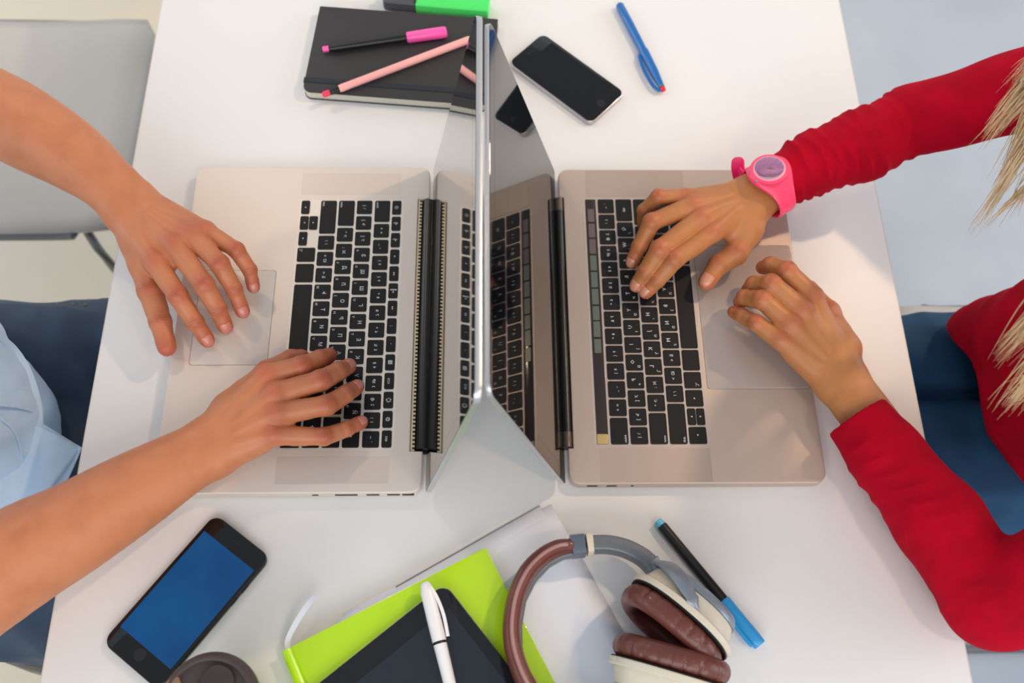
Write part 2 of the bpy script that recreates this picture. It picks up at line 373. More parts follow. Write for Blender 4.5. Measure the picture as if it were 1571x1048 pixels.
def laptop(name, label, LM, Wd, Dp, top, bot, mA, mG, keys, key_w, rows_u, fn_u, tp, spk, lidv, lid_t, lid_mat, left):
    """LM maps local (t across, u from front edge to hinge, z) mm to world"""
    base_pt = LM((0, Dp / 2, 0))
    r = empty(name, base_pt, label, 'laptop')
    hw = Wd / 2; nh = 139.5; nd = 12 if left else 5
    # base with a notch for the hinge
    rr = rrect(-hw, 0, hw, Dp, 11, 8)
    n4 = len(rr) // 2
    pts = rr[:n4 + 9] + [(nh, Dp), (nh, Dp - nd), (-nh, Dp - nd), (-nh, Dp)] + rr[n4 + 9:]
    slab('base', pts, bot, top, mA, r, 1.1, LM, 3)
    # keyboard well
    ku0, ku1 = rows_u[0][0] - 1.6, fn_u[1] + 1.6
    if left:
        slab('keyboard_well', rrect(-138, ku0 - 1, 138, ku1 + 1, 3, 4), top - .2, top + .12, mat('silver_well', (222, 214, 204), .45, metal=.35), r, 0, LM)
    else:
        slab('keyboard_well', rrect(-138, ku0 - 1, 138, ku1 + 1, 3, 4), top - .2, top + .12, mat('grey_well', (190, 176, 168), .45, metal=.4), r, 0, LM)
    def key(t0, t1, u0, u1, main='', small='', lab=None, parts='key', m=M_key, hgt=1.0, corner=None):
        bm = bmesh.new(); prism(bm, rrect(t0, u0, t1, u1, 1.5, 2), top + .1, top + hgt, .28, LM, 1)
        bmesh.ops.recalc_face_normals(bm, faces=bm.faces)
        ex = (LM((1, 0, 0)) - LM((0, 0, 0))); ey = (LM((0, 1, 0)) - LM((0, 0, 0)))   # mm steps in metres
        zt = top + hgt + .04; tc, uc = (t0 + t1) / 2, (u0 + u1) / 2
        if main:
            sz = 5.4 if len(main) < 3 else 4.2
            if left: off = (-1.2, 1.8) if small else (0, 0)
            else: off = (-0.4, 1.6) if small else (0, 0)
            text_faces(bm, main, sz, LM((tc + off[0], uc + off[1], zt)), ex, ey)
        if small:
            if len(small) > 1: text_faces(bm, small, 3.2, LM((t1 - 1.6, u0 + 2.8, zt)), ex, ey, align='RIGHT')
            elif left: text_faces(bm, small, 3.6, LM((t1 - 3.3, u0 + 3.2, zt)), ex, ey)
            else: text_faces(bm, small, 4.2, LM((t1 - 4.0, u0 + 4.0, zt)), ex, ey)
        me = bpy.data.meshes.new(parts); bm.to_mesh(me); bm.free()
        o = link_mesh(parts, me, [m, M_print], r, True, 30); return o
    p = 2 * 136.2 + (19.05 - key_w); unit = p / 14.5; gap = unit - key_w; t_start = -136.2
    for ri, row in enumerate(keys):
        u0, u1 = rows_u[ri]; t = t_start
        for (wd, main, small) in row:
            nm = 'space_bar' if wd == 5 else 'key'
            if not left:
                if small in HEB: main, small = small, HEB[small]
                elif main and '  ' in main: main = main
            key(t, t + wd * unit - gap, u0, u1, main, small, parts=nm)
            t += wd * unit
        if ri == 0:
            um = (u0 + u1) / 2; kw = unit - gap
            if left:
                key(t, t + kw, u0, um - .3, '◂', ''); key(t + 2 * unit, t + 2 * unit + kw, u0, um - .3, '▸', '')
            else:
                key(t, t + kw, u0, u1, '◂', ''); key(t + 2 * unit, t + 2 * unit + kw, u0, u1, '▸', '')
            key(t + unit, t + unit + kw, u0, um - .3, '▾', ''); key(t + unit, t + unit + kw, um + .3, u1, '▴', '')
    if left:
        fw = (p) / 14; syms = ['esc', '☼', '☀', '▭', '▦', '·', ':', '◂◂', '▸‖', '▸▸', '◂', '◂)', '◂))', '⊙']
        for i in range(14): key(t_start + i * fw, t_start + i * fw + fw - gap, fn_u[0], fn_u[1], syms[i] if i == 0 else syms[i][:2], '')
    else:
        slab('touch_strip', rrect(-136.2, fn_u[0], 136.2, fn_u[1], 1.2, 3), top + .1, top + .5, mat('touch_strip_glass', (50, 38, 36), .12), r, .15, LM)
        cols = [(96, 84, 84)] * 2 + [(92, 88, 80)] + [(86, 98, 86)] * 7
        ys = [(222 - 1, 205), (197.5, 180.5), (178.5, 161.5), (159.5, 142), (140, 122), (120, 103), (101, 85), (84 - .5, 67), (64, 50)]
        for i, (ya, yb) in enumerate([(215.5, 200), (197.5, 181), (179, 161.5), (159.5, 142), (140, 122.5), (120.5, 103), (101, 85.5), (84, 67), (64.5, 49.5)]):
            ta, tb = 91.3 - ya, 91.3 - yb
            slab('touch_button', rrect(ta, fn_u[0] + 2.2, tb, fn_u[1] - 2.2, .8, 2), top + .5, top + .62, mat('touch_button_%d' % (0 if i < 3 else 1), (104, 92, 92) if i < 3 else (98, 108, 96), .25), r, 0, LM)
        slab('fingerprint_button', rrect(126, fn_u[0] + .3, 136, fn_u[1] - .3, 1, 3), top + .5, top + .68, mat('gold_reflection_glass', (214, 186, 120), .15, metal=.5), r, .1, LM)  # golden reflection put into the button colour
    # trackpad: thin groove and pad
    slab('trackpad_groove', rrect(tp[0] - .45, tp[1] - .45, tp[2] + .45, tp[3] + .45, 3.2, 4), top - .3, top + .05, mat('groove', (120, 108, 98), .6), r, 0, LM)
    slab('trackpad', rrect(*tp, 3, 4), top - .2, top + .14, mat('trackpad_silver', (222, 211, 201), .48, metal=.3) if left else mat('trackpad_grey', (188, 174, 166), .42, metal=.35), r, .05, LM)
    for s in (-1, 1):
        a, b = sorted((s * spk[0], s * spk[1]))
        g = slab('speaker_grille', rrect(a, spk[2], b, spk[3], 1, 2), top - .2, top + .1, mG, r, 0, LM)
    # front notch, ports on both flanks
    def port(sgn, ua, ub, ha):
        bm = bmesh.new(); prism(bm, rrect(0, 0, ub - ua, ha, min(1, ha / 2.2), 2), 0, .5)
        for v in bm.verts:
            q = v.co; l = (q.x * 1000, q.y * 1000, (q.z - TT) * 1000)
            v.co = LM((sgn * (hw - .25 + l[2]), ua + l[0], (top + bot) / 2 - ha / 2 + l[1]))
        from_bm('port', bm, M_slot, r, False)
    if left:
        for s, ps in ((-1, ((146, 152, 3), (167, 188, 4), (196, 208, 4), (215, 227, 4), (229, 240, 5))), (1, ((150, 170, 1.6), (176, 190, 4.5), (198, 214, 5)))):
            for a, b, h_ in ps: port(s, a, b, h_)
    else:
        for s in (-1, 1):
            for a, b, h_ in ((180, 183, 3), (196, 206, 3.2), (214, 224, 3.2)): port(s, a, b, h_)
    # hinge
    hu = Dp + (0.5 if left else 1.5); hz = top - 3.2
    if left:
        slab('vent_floor', rrect(-139, Dp - nd + .2, 139, Dp + 4, .5, 1), bot + 1, top - 7, M_slot, r, 0, LM)
        slab('vent_strip', rrect(-139, Dp - nd + .3, 139, Dp - nd + 4.2, .3, 1), top - 6.9, top - 2.2, M_cream, r, 0, LM)
        bm = bmesh.new()
        for i in range(68):
            t = -137 + i * 4.08; prism(bm, [(t, Dp - nd + 2.0), (t + 2.0, Dp - nd + 2.0), (t + 2.0, Dp - nd + 4.3), (t, Dp - nd + 4.3)], top - 6, top - 2.05, 0, LM)
        tag(from_bm('vent_slots', bm, M_slot, r, False), kind='stuff')
    def tube(nm, t0, t1, rad, m_, uoff=0, zoff=0, ru=1.0):
        bm = bmesh.new(); n = 20; rg = []
        for t in (t0, t1): rg.append([bm.verts.new(LM((t, hu + uoff + rad * ru * math.cos(2 * PI * i / n), hz + zoff + rad * math.sin(2 * PI * i / n)))) for i in range(n)])
        for i in range(n): bm.faces.new((rg[0][i], rg[0][(i + 1) % n], rg[1][(i + 1) % n], rg[1][i]))
        bm.faces.new(rg[0][::-1]); bm.faces.new(rg[1]); return from_bm(nm, bm, m_, r)
    if left: tube('hinge_cover', -137.5, 137.5, 7.4, M_rub, -0.5, -2)
    else:
        tube('hinge_cover', -123, 123, 5.2, M_rub, -1.2, -1)
        for s in (-1, 1): tube('hinge_cap', *sorted((s * 123.2, s * 138.5)), 5.3, mat('hinge_cap', (92, 80, 74), .4, metal=.5), -1.2, -1)
    # lid
    du, dz = lidv; L = math.hypot(du, dz); e = Vector((du / L, dz / L)); nrm = (e.y, -e.x)      # (u,z) along the lid, back-side normal
    lu0, lz0 = Dp + 3.2, top - 3
    def LF(off):                                                        # local lid coordinates (t, s along lid, k towards back)
        return lambda q: LM((q[0], lu0 + e.x * q[1] + nrm[0] * (q[2] + off), lz0 + e.y * q[1] + nrm[1] * (q[2] + off)))
    s0 = 0 if left else 0
    lid = slab('lid', rrect(-hw, s0, hw, L, [5, 5, 11, 11], 8), .4, lid_t, lid_mat, r, .35, LF(0), 2)
    gl = slab('display_glass', rrect(-hw + .8, s0 + 1.2, hw - .8, L - .8, [3, 3, 10, 10], 8), 0, .5, M_glass if left else M_glass2, r, 0, LF(-.02))
    slab('display_panel', rrect(-hw + 13, 26, hw - 13, L - 14, .5, 1), -.02, .1, M_scr if left else M_scr2, r, 0, LF(-.06))
    return r

LL = lambda q: W((-310.2 + q[1], 88.6 + q[0], q[2]))
LR = lambda q: W((314.2 - q[1], 91.3 - q[0], q[2]))
rL = [(113.7, 131.8), (134.0, 150.4), (152.7, 169.1), (171.5, 187.4), (190.3, 206.1)]
laptop('laptop', 'silver laptop with black keys in front of the person in blue', LL, 358.9, 247.1, 15, 1.8, M_alu, M_alu_d, ROWS_L, 16.3,
       rL, (208.4, 217.8), (-51, 19, 53, 94), (144.5, 171, 112, 216.5), (49, 236), 5.5, M_gryback, True)
rRr = [(108.7, 125.4), (127.3, 143.9), (145.9, 162.5), (164.5, 181.1), (183.2, 199.9)]
laptop('laptop', 'space grey laptop with touch strip in front of the person in red', LR, 349.3, 240.7, 14, 1.5, M_gry, M_gry_d, ROWS_L, 17.1,
       rRr, (202.2, 213.2), (-80, 3, 80, 103), (140, 173, 106.7, 211.7), (70, 230), 4.6, M_gryback, False)

# ------------------------------------------------------------------ people
def skin_mat(name, base, red, deep):
    m = bpy.data.materials.new(name); m.use_nodes = True; nt = m.node_tree; n = nt.nodes; b = n['Principled BSDF']
    b.inputs['Roughness'].default_value = 0.46; b.inputs['Specular IOR Level'].default_value = 0.42
    b.inputs['Subsurface Weight'].default_value = 0.12; b.inputs['Subsurface Radius'].default_value = (1, .35, .2); b.inputs['Subsurface Scale'].default_value = 0.005
    at_ = n.new('ShaderNodeAttribute'); at_.attribute_name = 'red'
    mx = n.new('ShaderNodeMix'); mx.data_type = 'RGBA'; mx.inputs[6].default_value = lin(base); mx.inputs[7].default_value = lin(red)
    nt.links.new(at_.outputs['Fac'], mx.inputs[0])
    tc = n.new('ShaderNodeTexCoord'); t = n.new('ShaderNodeTexNoise'); t.inputs['Scale'].default_value = 45; t.inputs['Detail'].default_value = 5
    nt.links.new(tc.outputs['Object'], t.inputs['Vector'])
    rp = n.new('ShaderNodeMapRange'); rp.inputs[1].default_value = .45; rp.inputs[2].default_value = .8; rp.inputs[4].default_value = .45
    nt.links.new(t.outputs[0], rp.inputs[0])
    m2 = n.new('ShaderNodeMix'); m2.data_type = 'RGBA'; m2.inputs[7].default_value = lin(deep)
    nt.links.new(rp.outputs[0], m2.inputs[0]); nt.links.new(mx.outputs[2], m2.inputs[6])
    cr = n.new('ShaderNodeAttribute'); cr.attribute_name = 'crease'
    m3 = n.new('ShaderNodeMix'); m3.data_type = 'RGBA'; m3.inputs[7].default_value = lin([v * .72 for v in deep])
    nt.links.new(cr.outputs['Fac'], m3.inputs[0]); nt.links.new(m2.outputs[2], m3.inputs[6]); nt.links.new(m3.outputs[2], b.inputs['Base Color'])
    t2 = n.new('ShaderNodeTexVoronoi'); t2.inputs['Scale'].default_value = 900
    nt.links.new(tc.outputs['Object'], t2.inputs['Vector'])
    bp = n.new('ShaderNodeBump'); bp.inputs['Strength'].default_value = 0.12; bp.inputs['Distance'].default_value = 0.0004
    nt.links.new(t2.outputs[0], bp.inputs['Height']); nt.links.new(bp.outputs[0], b.inputs['Normal'])
    return m
SK_M = skin_mat('skin_tan', (194, 124, 86), (176, 78, 60), (164, 94, 60))
SK_F = skin_mat('skin_golden', (186, 124, 76), (190, 98, 74), (164, 100, 54))
M_nail_m = mat('nail_rosy', (198, 126, 110), 0.3, coat=.15)
M_nail_f = mat('nail_pink', (210, 144, 118), 0.28, coat=.15)

RAD = dict(index=[10.2, 9.4, 8.1, 6.8], middle=[10.6, 9.7, 8.4, 7.0], ring=[10.0, 9.1, 7.8, 6.6], pinky=[9.0, 7.8, 6.8, 5.8], thumb=[14.5, 11.8, 10.4, 8.4])
def nrm_(v): v = np.asarray(v, float); return v / max(1e-9, np.linalg.norm(v))
def cr5(P, n=5):
    P = [np.array(p, float) for p in P]; out = []
    for i in range(len(P) - 1):
        p0, p1, p2, p3 = P[max(0, i - 1)], P[i], P[i + 1], P[min(len(P) - 1, i + 2)]
        for k in range(n):
            t = k / n; out.append(0.5 * ((2 * p1) + (p2 - p0) * t + (2 * p0 - 5 * p1 + 4 * p2 - p3) * t * t + (3 * p1 - p0 - 3 * p2 + p3) * t ** 3))
    out.append(P[-1]); return out
def build_arm(sp):
    """returns (sdf, joints, tips) for one arm with its hand; everything in mm"""
    k = sp['k']; F = {}
    for nm in ('index', 'middle', 'ring', 'pinky', 'thumb'):
        pts = [atm(*p) for p in sp[nm]]; r = [x * k * sp.get('fat', 1) for x in RAD[nm]]
        if len(pts) == 4: pts[3] = pts[3] - nrm_(pts[3] - pts[2]) * r[3] * .9
        F[nm] = (pts, r)
    Wr = atm(*sp['wrist'])
    arm = [(atm(*a[:3]) if len(a) == 5 else np.array(a[0], float), a[-2], a[-1]) for a in sp['arm']]   # centre, r, half width
    ad = nrm_(arm[0][0] - Wr)
    L = F['index'][0][0] - F['pinky'][0][0]; L = L - ad * (L @ ad); L = nrm_(L)
    up = np.cross(L, ad); up = up if up[2] > 0 else -up
    fing = ['index', 'middle', 'ring', 'pinky']
    offs = [11, 4, -4, -11]
    CP = [Wr + L * o * k - ad * 6 for o in offs]
    MC = [F[n][0][0] for n in fing]
    ringpts = [(Wr, 17.0 * k, 10.5 * k)] + arm
    ths = sp.get('thenar', 1)
    fine = [(np.array(v[:3]), v[3], v[4]) for v in cr5([list(a) + [r_, h_] for a, r_, h_ in ringpts])]
    def palm(P):
        d = None
        for c, mc, r in zip(CP, MC, (10.4, 10.6, 10, 9.2)):
            q = cap(P, c, mc, 14.5 * k, r * k * 1.0); d = q if d is None else sm(d, q, 8)
        for i in range(3):                                     # flesh between the bones, palm side
            a = (CP[i] + CP[i + 1]) / 2 - up * 6 * k; b = (MC[i] + MC[i + 1]) / 2 - up * 6 * k
            d = sm(d, cap(P, a, b, 14 * k, 9 * k), 6)
            w0 = (MC[i] * .72 + F[fing[i]][0][1] * .28 + MC[i + 1] * .72 + F[fing[i + 1]][0][1] * .28) / 2 - up * 4 * k
            d = sm(d, cap(P, b, w0, 8 * k, 5.0 * k), 5)
        hp = MC[3] * .75 + CP[3] * .25 - up * 7 * k
        d = sm(d, cap(P, CP[3] - up * 5 * k, hp, 13 * k, 9.5 * k), 8)
        T = F['thumb'][0]; tr = F['thumb'][1]
        d = sm(d, cap(P, T[0], T[1], tr[0], tr[1]), 9)
        d = sm(d, cap(P, T[0] * .6 + T[1] * .4, MC[0] * .7 + CP[0] * .3 - up * 7 * k, 11 * k * ths, 8.5 * k * ths), 10)
        d = sm(d, cap(P, T[0], CP[0] - up * 3 * k, tr[0], 15 * k), 9)
        da = None
        for s in (-1, 1):
            q = chain(P, [a + L * s * h_ for a, r_, h_ in fine], [r_ for a, r_, h_ in fine], 1.0); da = q if da is None else sm(da, q, 14)
        d = sm(d, da, 12)
        # wrist bone, tendons and knuckles
        d = sm(d, cap(P, Wr - L * 15 * k + ad * 16 + up * 7 * k, Wr - L * 15 * k + ad * 22 + up * 6 * k, 9 * k, 9 * k), 8)
        for i in range(4):
            a = Wr + L * offs[i] * .35 * k + up * 14.6 * k; b = MC[i] + up * (RAD[fing[i]][0] * k - 1.0)
            d = sm(d, cap(P, a * .6 + b * .4 - up * .9, b - up * .4, .8, 1.8), 5)
            d = sm(d, cap(P, MC[i] + up * 1.7 * k, MC[i] + up * 1.7 * k, (9.6, 9.8, 9.2, 8.4)[i] * k, (9.6, 9.8, 9.2, 8.4)[i] * k), 3)
        for va, vb, vc in sp.get('veins', []):
            p_ = [CP[0] * (1 - q[1]) * 0 + Wr + L * q[0] * k - ad * q[1] * k + up * 15.0 * k for q in (va, vb, vc)]
            d = sm(d, cap(P, p_[0], p_[1], 1.3, 1.3), 3); d = sm(d, cap(P, p_[1], p_[2], 1.3, 1.1), 3)
        return d
    def finger(P, nm):
        pts, r = F[nm]; d = chain(P, pts if nm != 'thumb' else pts[1:], r if nm != 'thumb' else r[1:], 2.5)
        for j in (1, 2):
            dd = nrm_(pts[min(3, j + 1)] - pts[j - 1]); u = nrm_(up - dd * (up @ dd))
            c = pts[j] + u * .9 * k; d = sm(d, cap(P, c, c, r[j] * .99, r[j] * .99), 2.5)
        # fleshy pad of the middle phalanges, palm side
        for j in (0, 1):
            if nm == 'thumb' and j == 0: continue
            dd = nrm_(pts[j + 1] - pts[j]); u = nrm_(up - dd * (up @ dd)); mid = (pts[j] + pts[j + 1]) / 2 - u * 2.2 * k
            rr = (r[j] + r[j + 1]) / 2 * .92; d = sm(d, cap(P, mid - dd * 4, mid + dd * 4, rr, rr * .97), 3)
        # pad of the tip
        dd = nrm_(pts[3] - pts[2]); u = nrm_(up - dd * (up @ dd)); c = pts[3] - u * 1.2 * k - dd * 2.5
        d = sm(d, cap(P, c - dd * 4, c, r[3] * 1.02, r[3] * .98), 3)
        return d
    def fn(P):
        p = palm(P); out = p
        lo = np.min([q for n in F for q in F[n][0]], 0) - 22; hi = np.max([q for n in F for q in F[n][0]], 0) + 22
        msk = ((P > lo) & (P < hi)).all(1)
        if msk.any():
            Q = P[msk]; pq = p[msk]; o = pq
            for nm in F: o = np.minimum(o, sm(pq, finger(Q, nm), 4.5))
            out = p.copy(); out[msk] = o
        return out
    allp = [q for n in F for q in F[n][0]] + [a[0] for a in ringpts]
    lo = np.min(allp, 0) - 45; hi = np.max(allp, 0) + 45
    return dict(fn=fn, F=F, up=up, L=L, ad=ad, W=Wr, lo=lo, hi=hi, k=k, ring=ringpts, palm=palm)
def skin_attr(A, V):
    red = np.zeros(len(V)); cr = np.zeros(len(V)); k = A['k']; up = A['up']
    def g(c, s): return np.exp(-((V - c) ** 2).sum(1) / (s * s))
    for nm, (pts, r) in A['F'].items():
        red = np.maximum(red, .95 * g(pts[3], 13 * k))
        for j, a, s in ((0, .55, 12), (1, .75, 10), (2, .55, 8)):
            if nm == 'thumb' and j == 0: continue
            dd = nrm_(pts[min(3, j + 1)] - pts[max(0, j - 1)]); u = nrm_(up - dd * (up @ dd))
            red = np.maximum(red, a * g(pts[j] + u * r[j], s * k))
            if j:
                q = V - pts[j]; s_ = q @ dd; near = (np.sqrt((q * q).sum(1)) < r[j] * 1.9) & (q @ u > r[j] * .25)
                for o_, am in ((-2.3, .5), (0, .85), (2.3, .5)):
                    cr = np.maximum(cr, near * am * np.exp(-((s_ - o_ * k) / (.55 * k)) ** 2) * .55)
    return red, cr
def nails(A, parent, m, skip=(), ww=0.80):
    P0 = A['fn']
    for nm, (pts, r) in A['F'].items():
        if nm in skip: continue
        rt = r[3]; d = nrm_(pts[3] - pts[2]); up = A['nailup'].get(nm, A['up']) if 'nailup' in A else A['up']
        u = nrm_(up - d * (up @ d)); s = np.cross(d, u)
        S, T = 9, 9; org = []; dr = []
        for i in range(S):
            for j in range(T):
                a = -rt * 1.05 + i / (S - 1) * rt * 1.95; ph = (j / (T - 1) * 2 - 1)
                wd = 1 - .22 * (abs(i / (S - 1) - .45) * 2) ** 3
                ang = ph * .95 * wd * ww
                rad_ = u * math.cos(ang) + s * math.sin(ang); tilt = max(0, a / rt) * .25
                rd = nrm_(rad_ + d * tilt); c = pts[3] + d * a * .75
                org.append(c + rd * rt * 2.4); dr.append(-rd)
        org = np.array(org); dr = np.array(dr); t = np.zeros(len(org))
        for _ in range(40): t += P0((org + dr * t[:, None]).astype(np.float32)) * .8
        hit = org + dr * t[:, None]
        bm = bmesh.new(); g1 = []; g2 = []
        for i in range(S):
            for j in range(T):
                q = hit[i * T + j]; e = min(j, T - 1 - j, i + 1) / 2.0
                lift = .15 + .30 * min(1, e) - (.2 if i == 0 else 0)
                g1.append(bm.verts.new(W(q - dr[i * T + j] * lift))); g2.append(bm.verts.new(W(q + dr[i * T + j] * .5)))
        for i in range(S - 1):
            for j in range(T - 1):
                a = i * T + j; bm.faces.new((g1[a], g1[a + 1], g1[a + T + 1], g1[a + T]))
        per = [j for j in range(T)] + [i * T + T - 1 for i in range(1, S)] + [(S - 1) * T + j for j in range(T - 2, -1, -1)] + [i * T for i in range(S - 2, 0, -1)]
        for x, y in zip(per, per[1:] + per[:1]): bm.faces.new((g1[x], g1[y], g2[y], g2[x]))
        from_bm('fingernail', bm, m, parent, True, 60)
def simple_head(c, k, yaw, nod, face):
    """head sdf; c centre mm; face = +1 looks to +x"""
    f = np.array([face * math.cos(nod), 0, -math.sin(nod)]); u = np.array([face * math.sin(nod), 0, math.cos(nod)]); s = np.cross(u, f)
    R = np.stack([f, s, u], 1)                                    # columns are local axes
    c = np.asarray(c, float); p = lambda x, y, z: c + k * (f * x + s * y + u * z)
    def fn(P):
        d = ell(P, p(-8, 0, 22), np.array([96, 76, 92]) * k, R)
        d = sm(d, ell(P, p(22, 0, -38), np.array([66, 58, 70]) * k, R), 22 * k)
        d = sm(d, cap(P, p(66, 0, -88), p(58, 0, -92), 17 * k, 20 * k), 18 * k)       # chin
        d = sm(d, cap(P, p(86, 0, 16), p(104, 0, -26), 6 * k, 11 * k), 8 * k)         # nose
        for q in (-1, 1):
            d = sm(d, cap(P, p(97, q * 9, -29), p(95, q * 9, -29), 7 * k, 7 * k), 5 * k)
            d = sm(d, cap(P, p(80, q * 14, 27), p(70, q * 46, 24), 8 * k, 8 * k), 10 * k)   # brow
            d = sm(d, ell(P, p(56, q * 42, -22), np.array([26, 20, 20]) * k, R), 14 * k)    # cheek
            d = sm(d, ell(P, p(-4, q * 78, -6), np.array([20, 6, 32]) * k, R), 5 * k)       # ear
            e = ell(P, p(90, q * 32, 5), np.array([14, 16, 9]) * k, R); d = -sm(-d, e, 8 * k)  # socket
        d = sm(d, cap(P, p(86, -18, -58), p(86, 18, -58), 6 * k, 6 * k), 5 * k)
        d = sm(d, cap(P, p(93, -12, -56), p(93, 12, -56), 5 * k, 5 * k), 3 * k)       # lips
        d = sm(d, cap(P, p(91, -10, -65), p(91, 10, -65), 6 * k, 6 * k), 3 * k)
        d = sm(d, cap(P, p(-28, 0, -50), p(-34, 0, -70), 54 * k, 52 * k), 20 * k)    # neck
        return d
    return fn, p
def eyes_and_lips(p, k, parent, iris):
    for q in (-1, 1):
        bm = bmesh.new(); bmesh.ops.create_uvsphere(bm, u_segments=20, v_segments=14, radius=11.8 * k / 1000, matrix=Matrix.Translation(W(p(70, q * 32, 4.5))))
        o = from_bm('eyeball', bm, mat('eye_white', (235, 232, 228), .2), parent)
        bm = bmesh.new(); a = W(p(70, q * 32, 4.5)); d = (W(p(80, q * 32, 3.6)) - a)
        lathe(bm, a, d, [(10.1 * k, 6.2 * k), (11.7 * k, 4.4 * k), (12.5 * k, 1 * k)], 16); from_bm('iris', bm, mat(iris, (70, 60, 48), .15), parent)
    
def folds(P, amp, sc, seed):
    r = np.random.RandomState(seed); d = np.zeros(len(P), np.float32)
    for i in range(4):
        v = r.randn(3); v /= np.linalg.norm(v); w_ = r.randn(3) * .4
        s = (P @ v.astype(np.float32)) / sc * (1 + .35 * i) + 1.7 * np.sin((P @ w_.astype(np.float32)) / sc * .8 + i)
        d += (1 - np.abs(np.sin(s))) / (1 + .6 * i)
    return -amp * (d - 1.0)

# ---- the person in blue (left of the desk)
armA = dict(k=1.0, wrist=(196, 312, 58),
    index=[(238, 402, 62), (273, 454, 60), (299, 494, 44), (324, 531, 27)],
    middle=[(268, 376, 66), (313, 437, 66), (334, 474, 49), (350, 511, 30)],
    ring=[(294, 360, 66), (337, 405, 67), (359, 444, 50), (376, 487, 31)],
    pinky=[(315, 354, 60), (363, 384, 62), (383, 414, 47), (391, 449, 32)],
    thumb=[(210, 374, 48), (231, 446, 42), (246, 494, 36), (259, 545, 28)],
    arm=[(160, 277, 66, 22, 7), (112, 240, 74, 29, 6), (52, 204, 82, 35.5, 4), ((-505, 290, 84), 38, 3), ((-585, 322, 92), 38, 2)],
    veins=[((6, 8), (10, 24), (7, 40)), ((-6, 10), (-3, 28), (-8, 44))])
armB = dict(k=1.0, wrist=(318, 690, 38), fat=1.03,
    index=[(408, 577, 50), (463, 562, 47), (490, 551, 37), (513, 542, 26)],
    middle=[(421, 606, 53), (492, 584, 50), (519, 570, 39), (542, 558, 26)],
    ring=[(424, 635, 52), (501, 622, 49), (530, 605, 38), (554, 589, 26)],
    pinky=[(420, 668, 46), (497, 670, 42), (532, 658, 34), (562, 644, 25)],
    thumb=[(352, 628, 34), (412, 573, 31), (447, 554, 27), (474, 546, 24)],
    arm=[(270, 716, 42, 22.5, 8), (200, 758, 46, 29, 7), (110, 812, 50, 35, 5), (20, 862, 56, 40, 3), ((-475, -232, 78), 41, 2)],
    veins=[((2, 12), (6, 30), (2, 44))])
AA, AB = build_arm(armA), build_arm(armB)
shA, shB = np.array([-660, 210, 345.]), np.array([-640, -155, 335.])
elA, elB = AA['ring'][-1][0], AB['ring'][-1][0]
def join(parts):
    V = []; Q = []; R = []; K = []; o = 0
    for v, q, r, c in parts: V.append(v); Q.append(q + o); R.append(r); K.append(c); o += len(v)
    return np.vstack(V), np.vstack(Q), np.concatenate(R), np.concatenate(K)
def torso_skin(A, B, shl, shr, el, er, head, hc, lo, hi, h=4, ra=44, rb=38, nk=None):
    def fn(P):
        c = (shl + shr) / 2
        d = cap(P, shl, shr, 46, 46); d = sm(d, cap(P, c + [0, 0, -20], c + [0, 0, -150], 80, 85), 40)
        d = sm(d, chain(P, [shl, el], [ra, rb], 5), 25); d = sm(d, chain(P, [shr, er], [ra, rb], 5), 25)
        d = sm(d, cap(P, c + [0, 0, 10], nk, 62, 53), 25)
        return sm(d, head(P), 15)
    return sdf_mesh(fn, lo, hi, h)
def body(name, arms, torso, m):
    parts = []
    for A in arms:
        v, q = sdf_mesh(A['fn'], A['lo'], A['hi'], 1.25)
        r, c = skin_attr(A, v); parts.append((v, q, r, c))
    v, q = torso; parts.append((v, q, np.zeros(len(v)) + .1, np.zeros(len(v))))
    V, Q, R, K = join(parts)
    return np_mesh(name, V, Q, None, m, dict(red=R, crease=K))
hcM = np.array([-560, 25, 560.]); headM, hpM = simple_head(hcM, 1.0, 0, .55, 1)
man = body('person', (AA, AB), torso_skin(AA, AB, shA, shB, elA, elB, headM, hcM, (-830, -300, 0), (-380, 400, 720), nk=hpM(-32, 0, -60)), SK_M)
tag(man, 'person in a light blue shirt and dark jeans typing with bare forearms', 'person')
nails(AA, man, M_nail_m, skip=('thumb',)); nails(AB, man, M_nail_m, skip=('thumb', 'index'))
eyes_and_lips(hpM, 1, man, 'brown_iris')

M_shirt = mat('light_blue_cotton', (198, 224, 252), 0.8, noise=.05, nscale=30, bump=.15, bscale=900)
def shirtM(P):
    c = (shA + shB) / 2
    d = cap(P, shA, shB, 60, 60)
    d = sm(d, cap(P, c + [0, 0, -20], [-600, 25, 60], 105, 110), 50)
    d = sm(d, cap(P, [-600, 25, 60], [-566, 8, -95], 112, 104), 40)
    d = sm(d, cap(P, [-640, 20, 0], [-660, 15, -170], 140, 140), 40)
    for s, e in ((shA, elA), (shB, elB)): d = sm(d, cap(P, s, s * .28 + e * .72, 62, 56), 30)
    d = d + folds(P, 4.6, 30, 3)
    return np.maximum(d, -(cap(P, c + [0, 0, 60], hcM, 62, 60)))
v, q = sdf_mesh(shirtM, (-860, -330, -330), (-360, 420, 440), 3.5)
shirt = np_mesh('shirt', v, q, man, M_shirt)
tag(shirt, 'light blue cotton shirt')
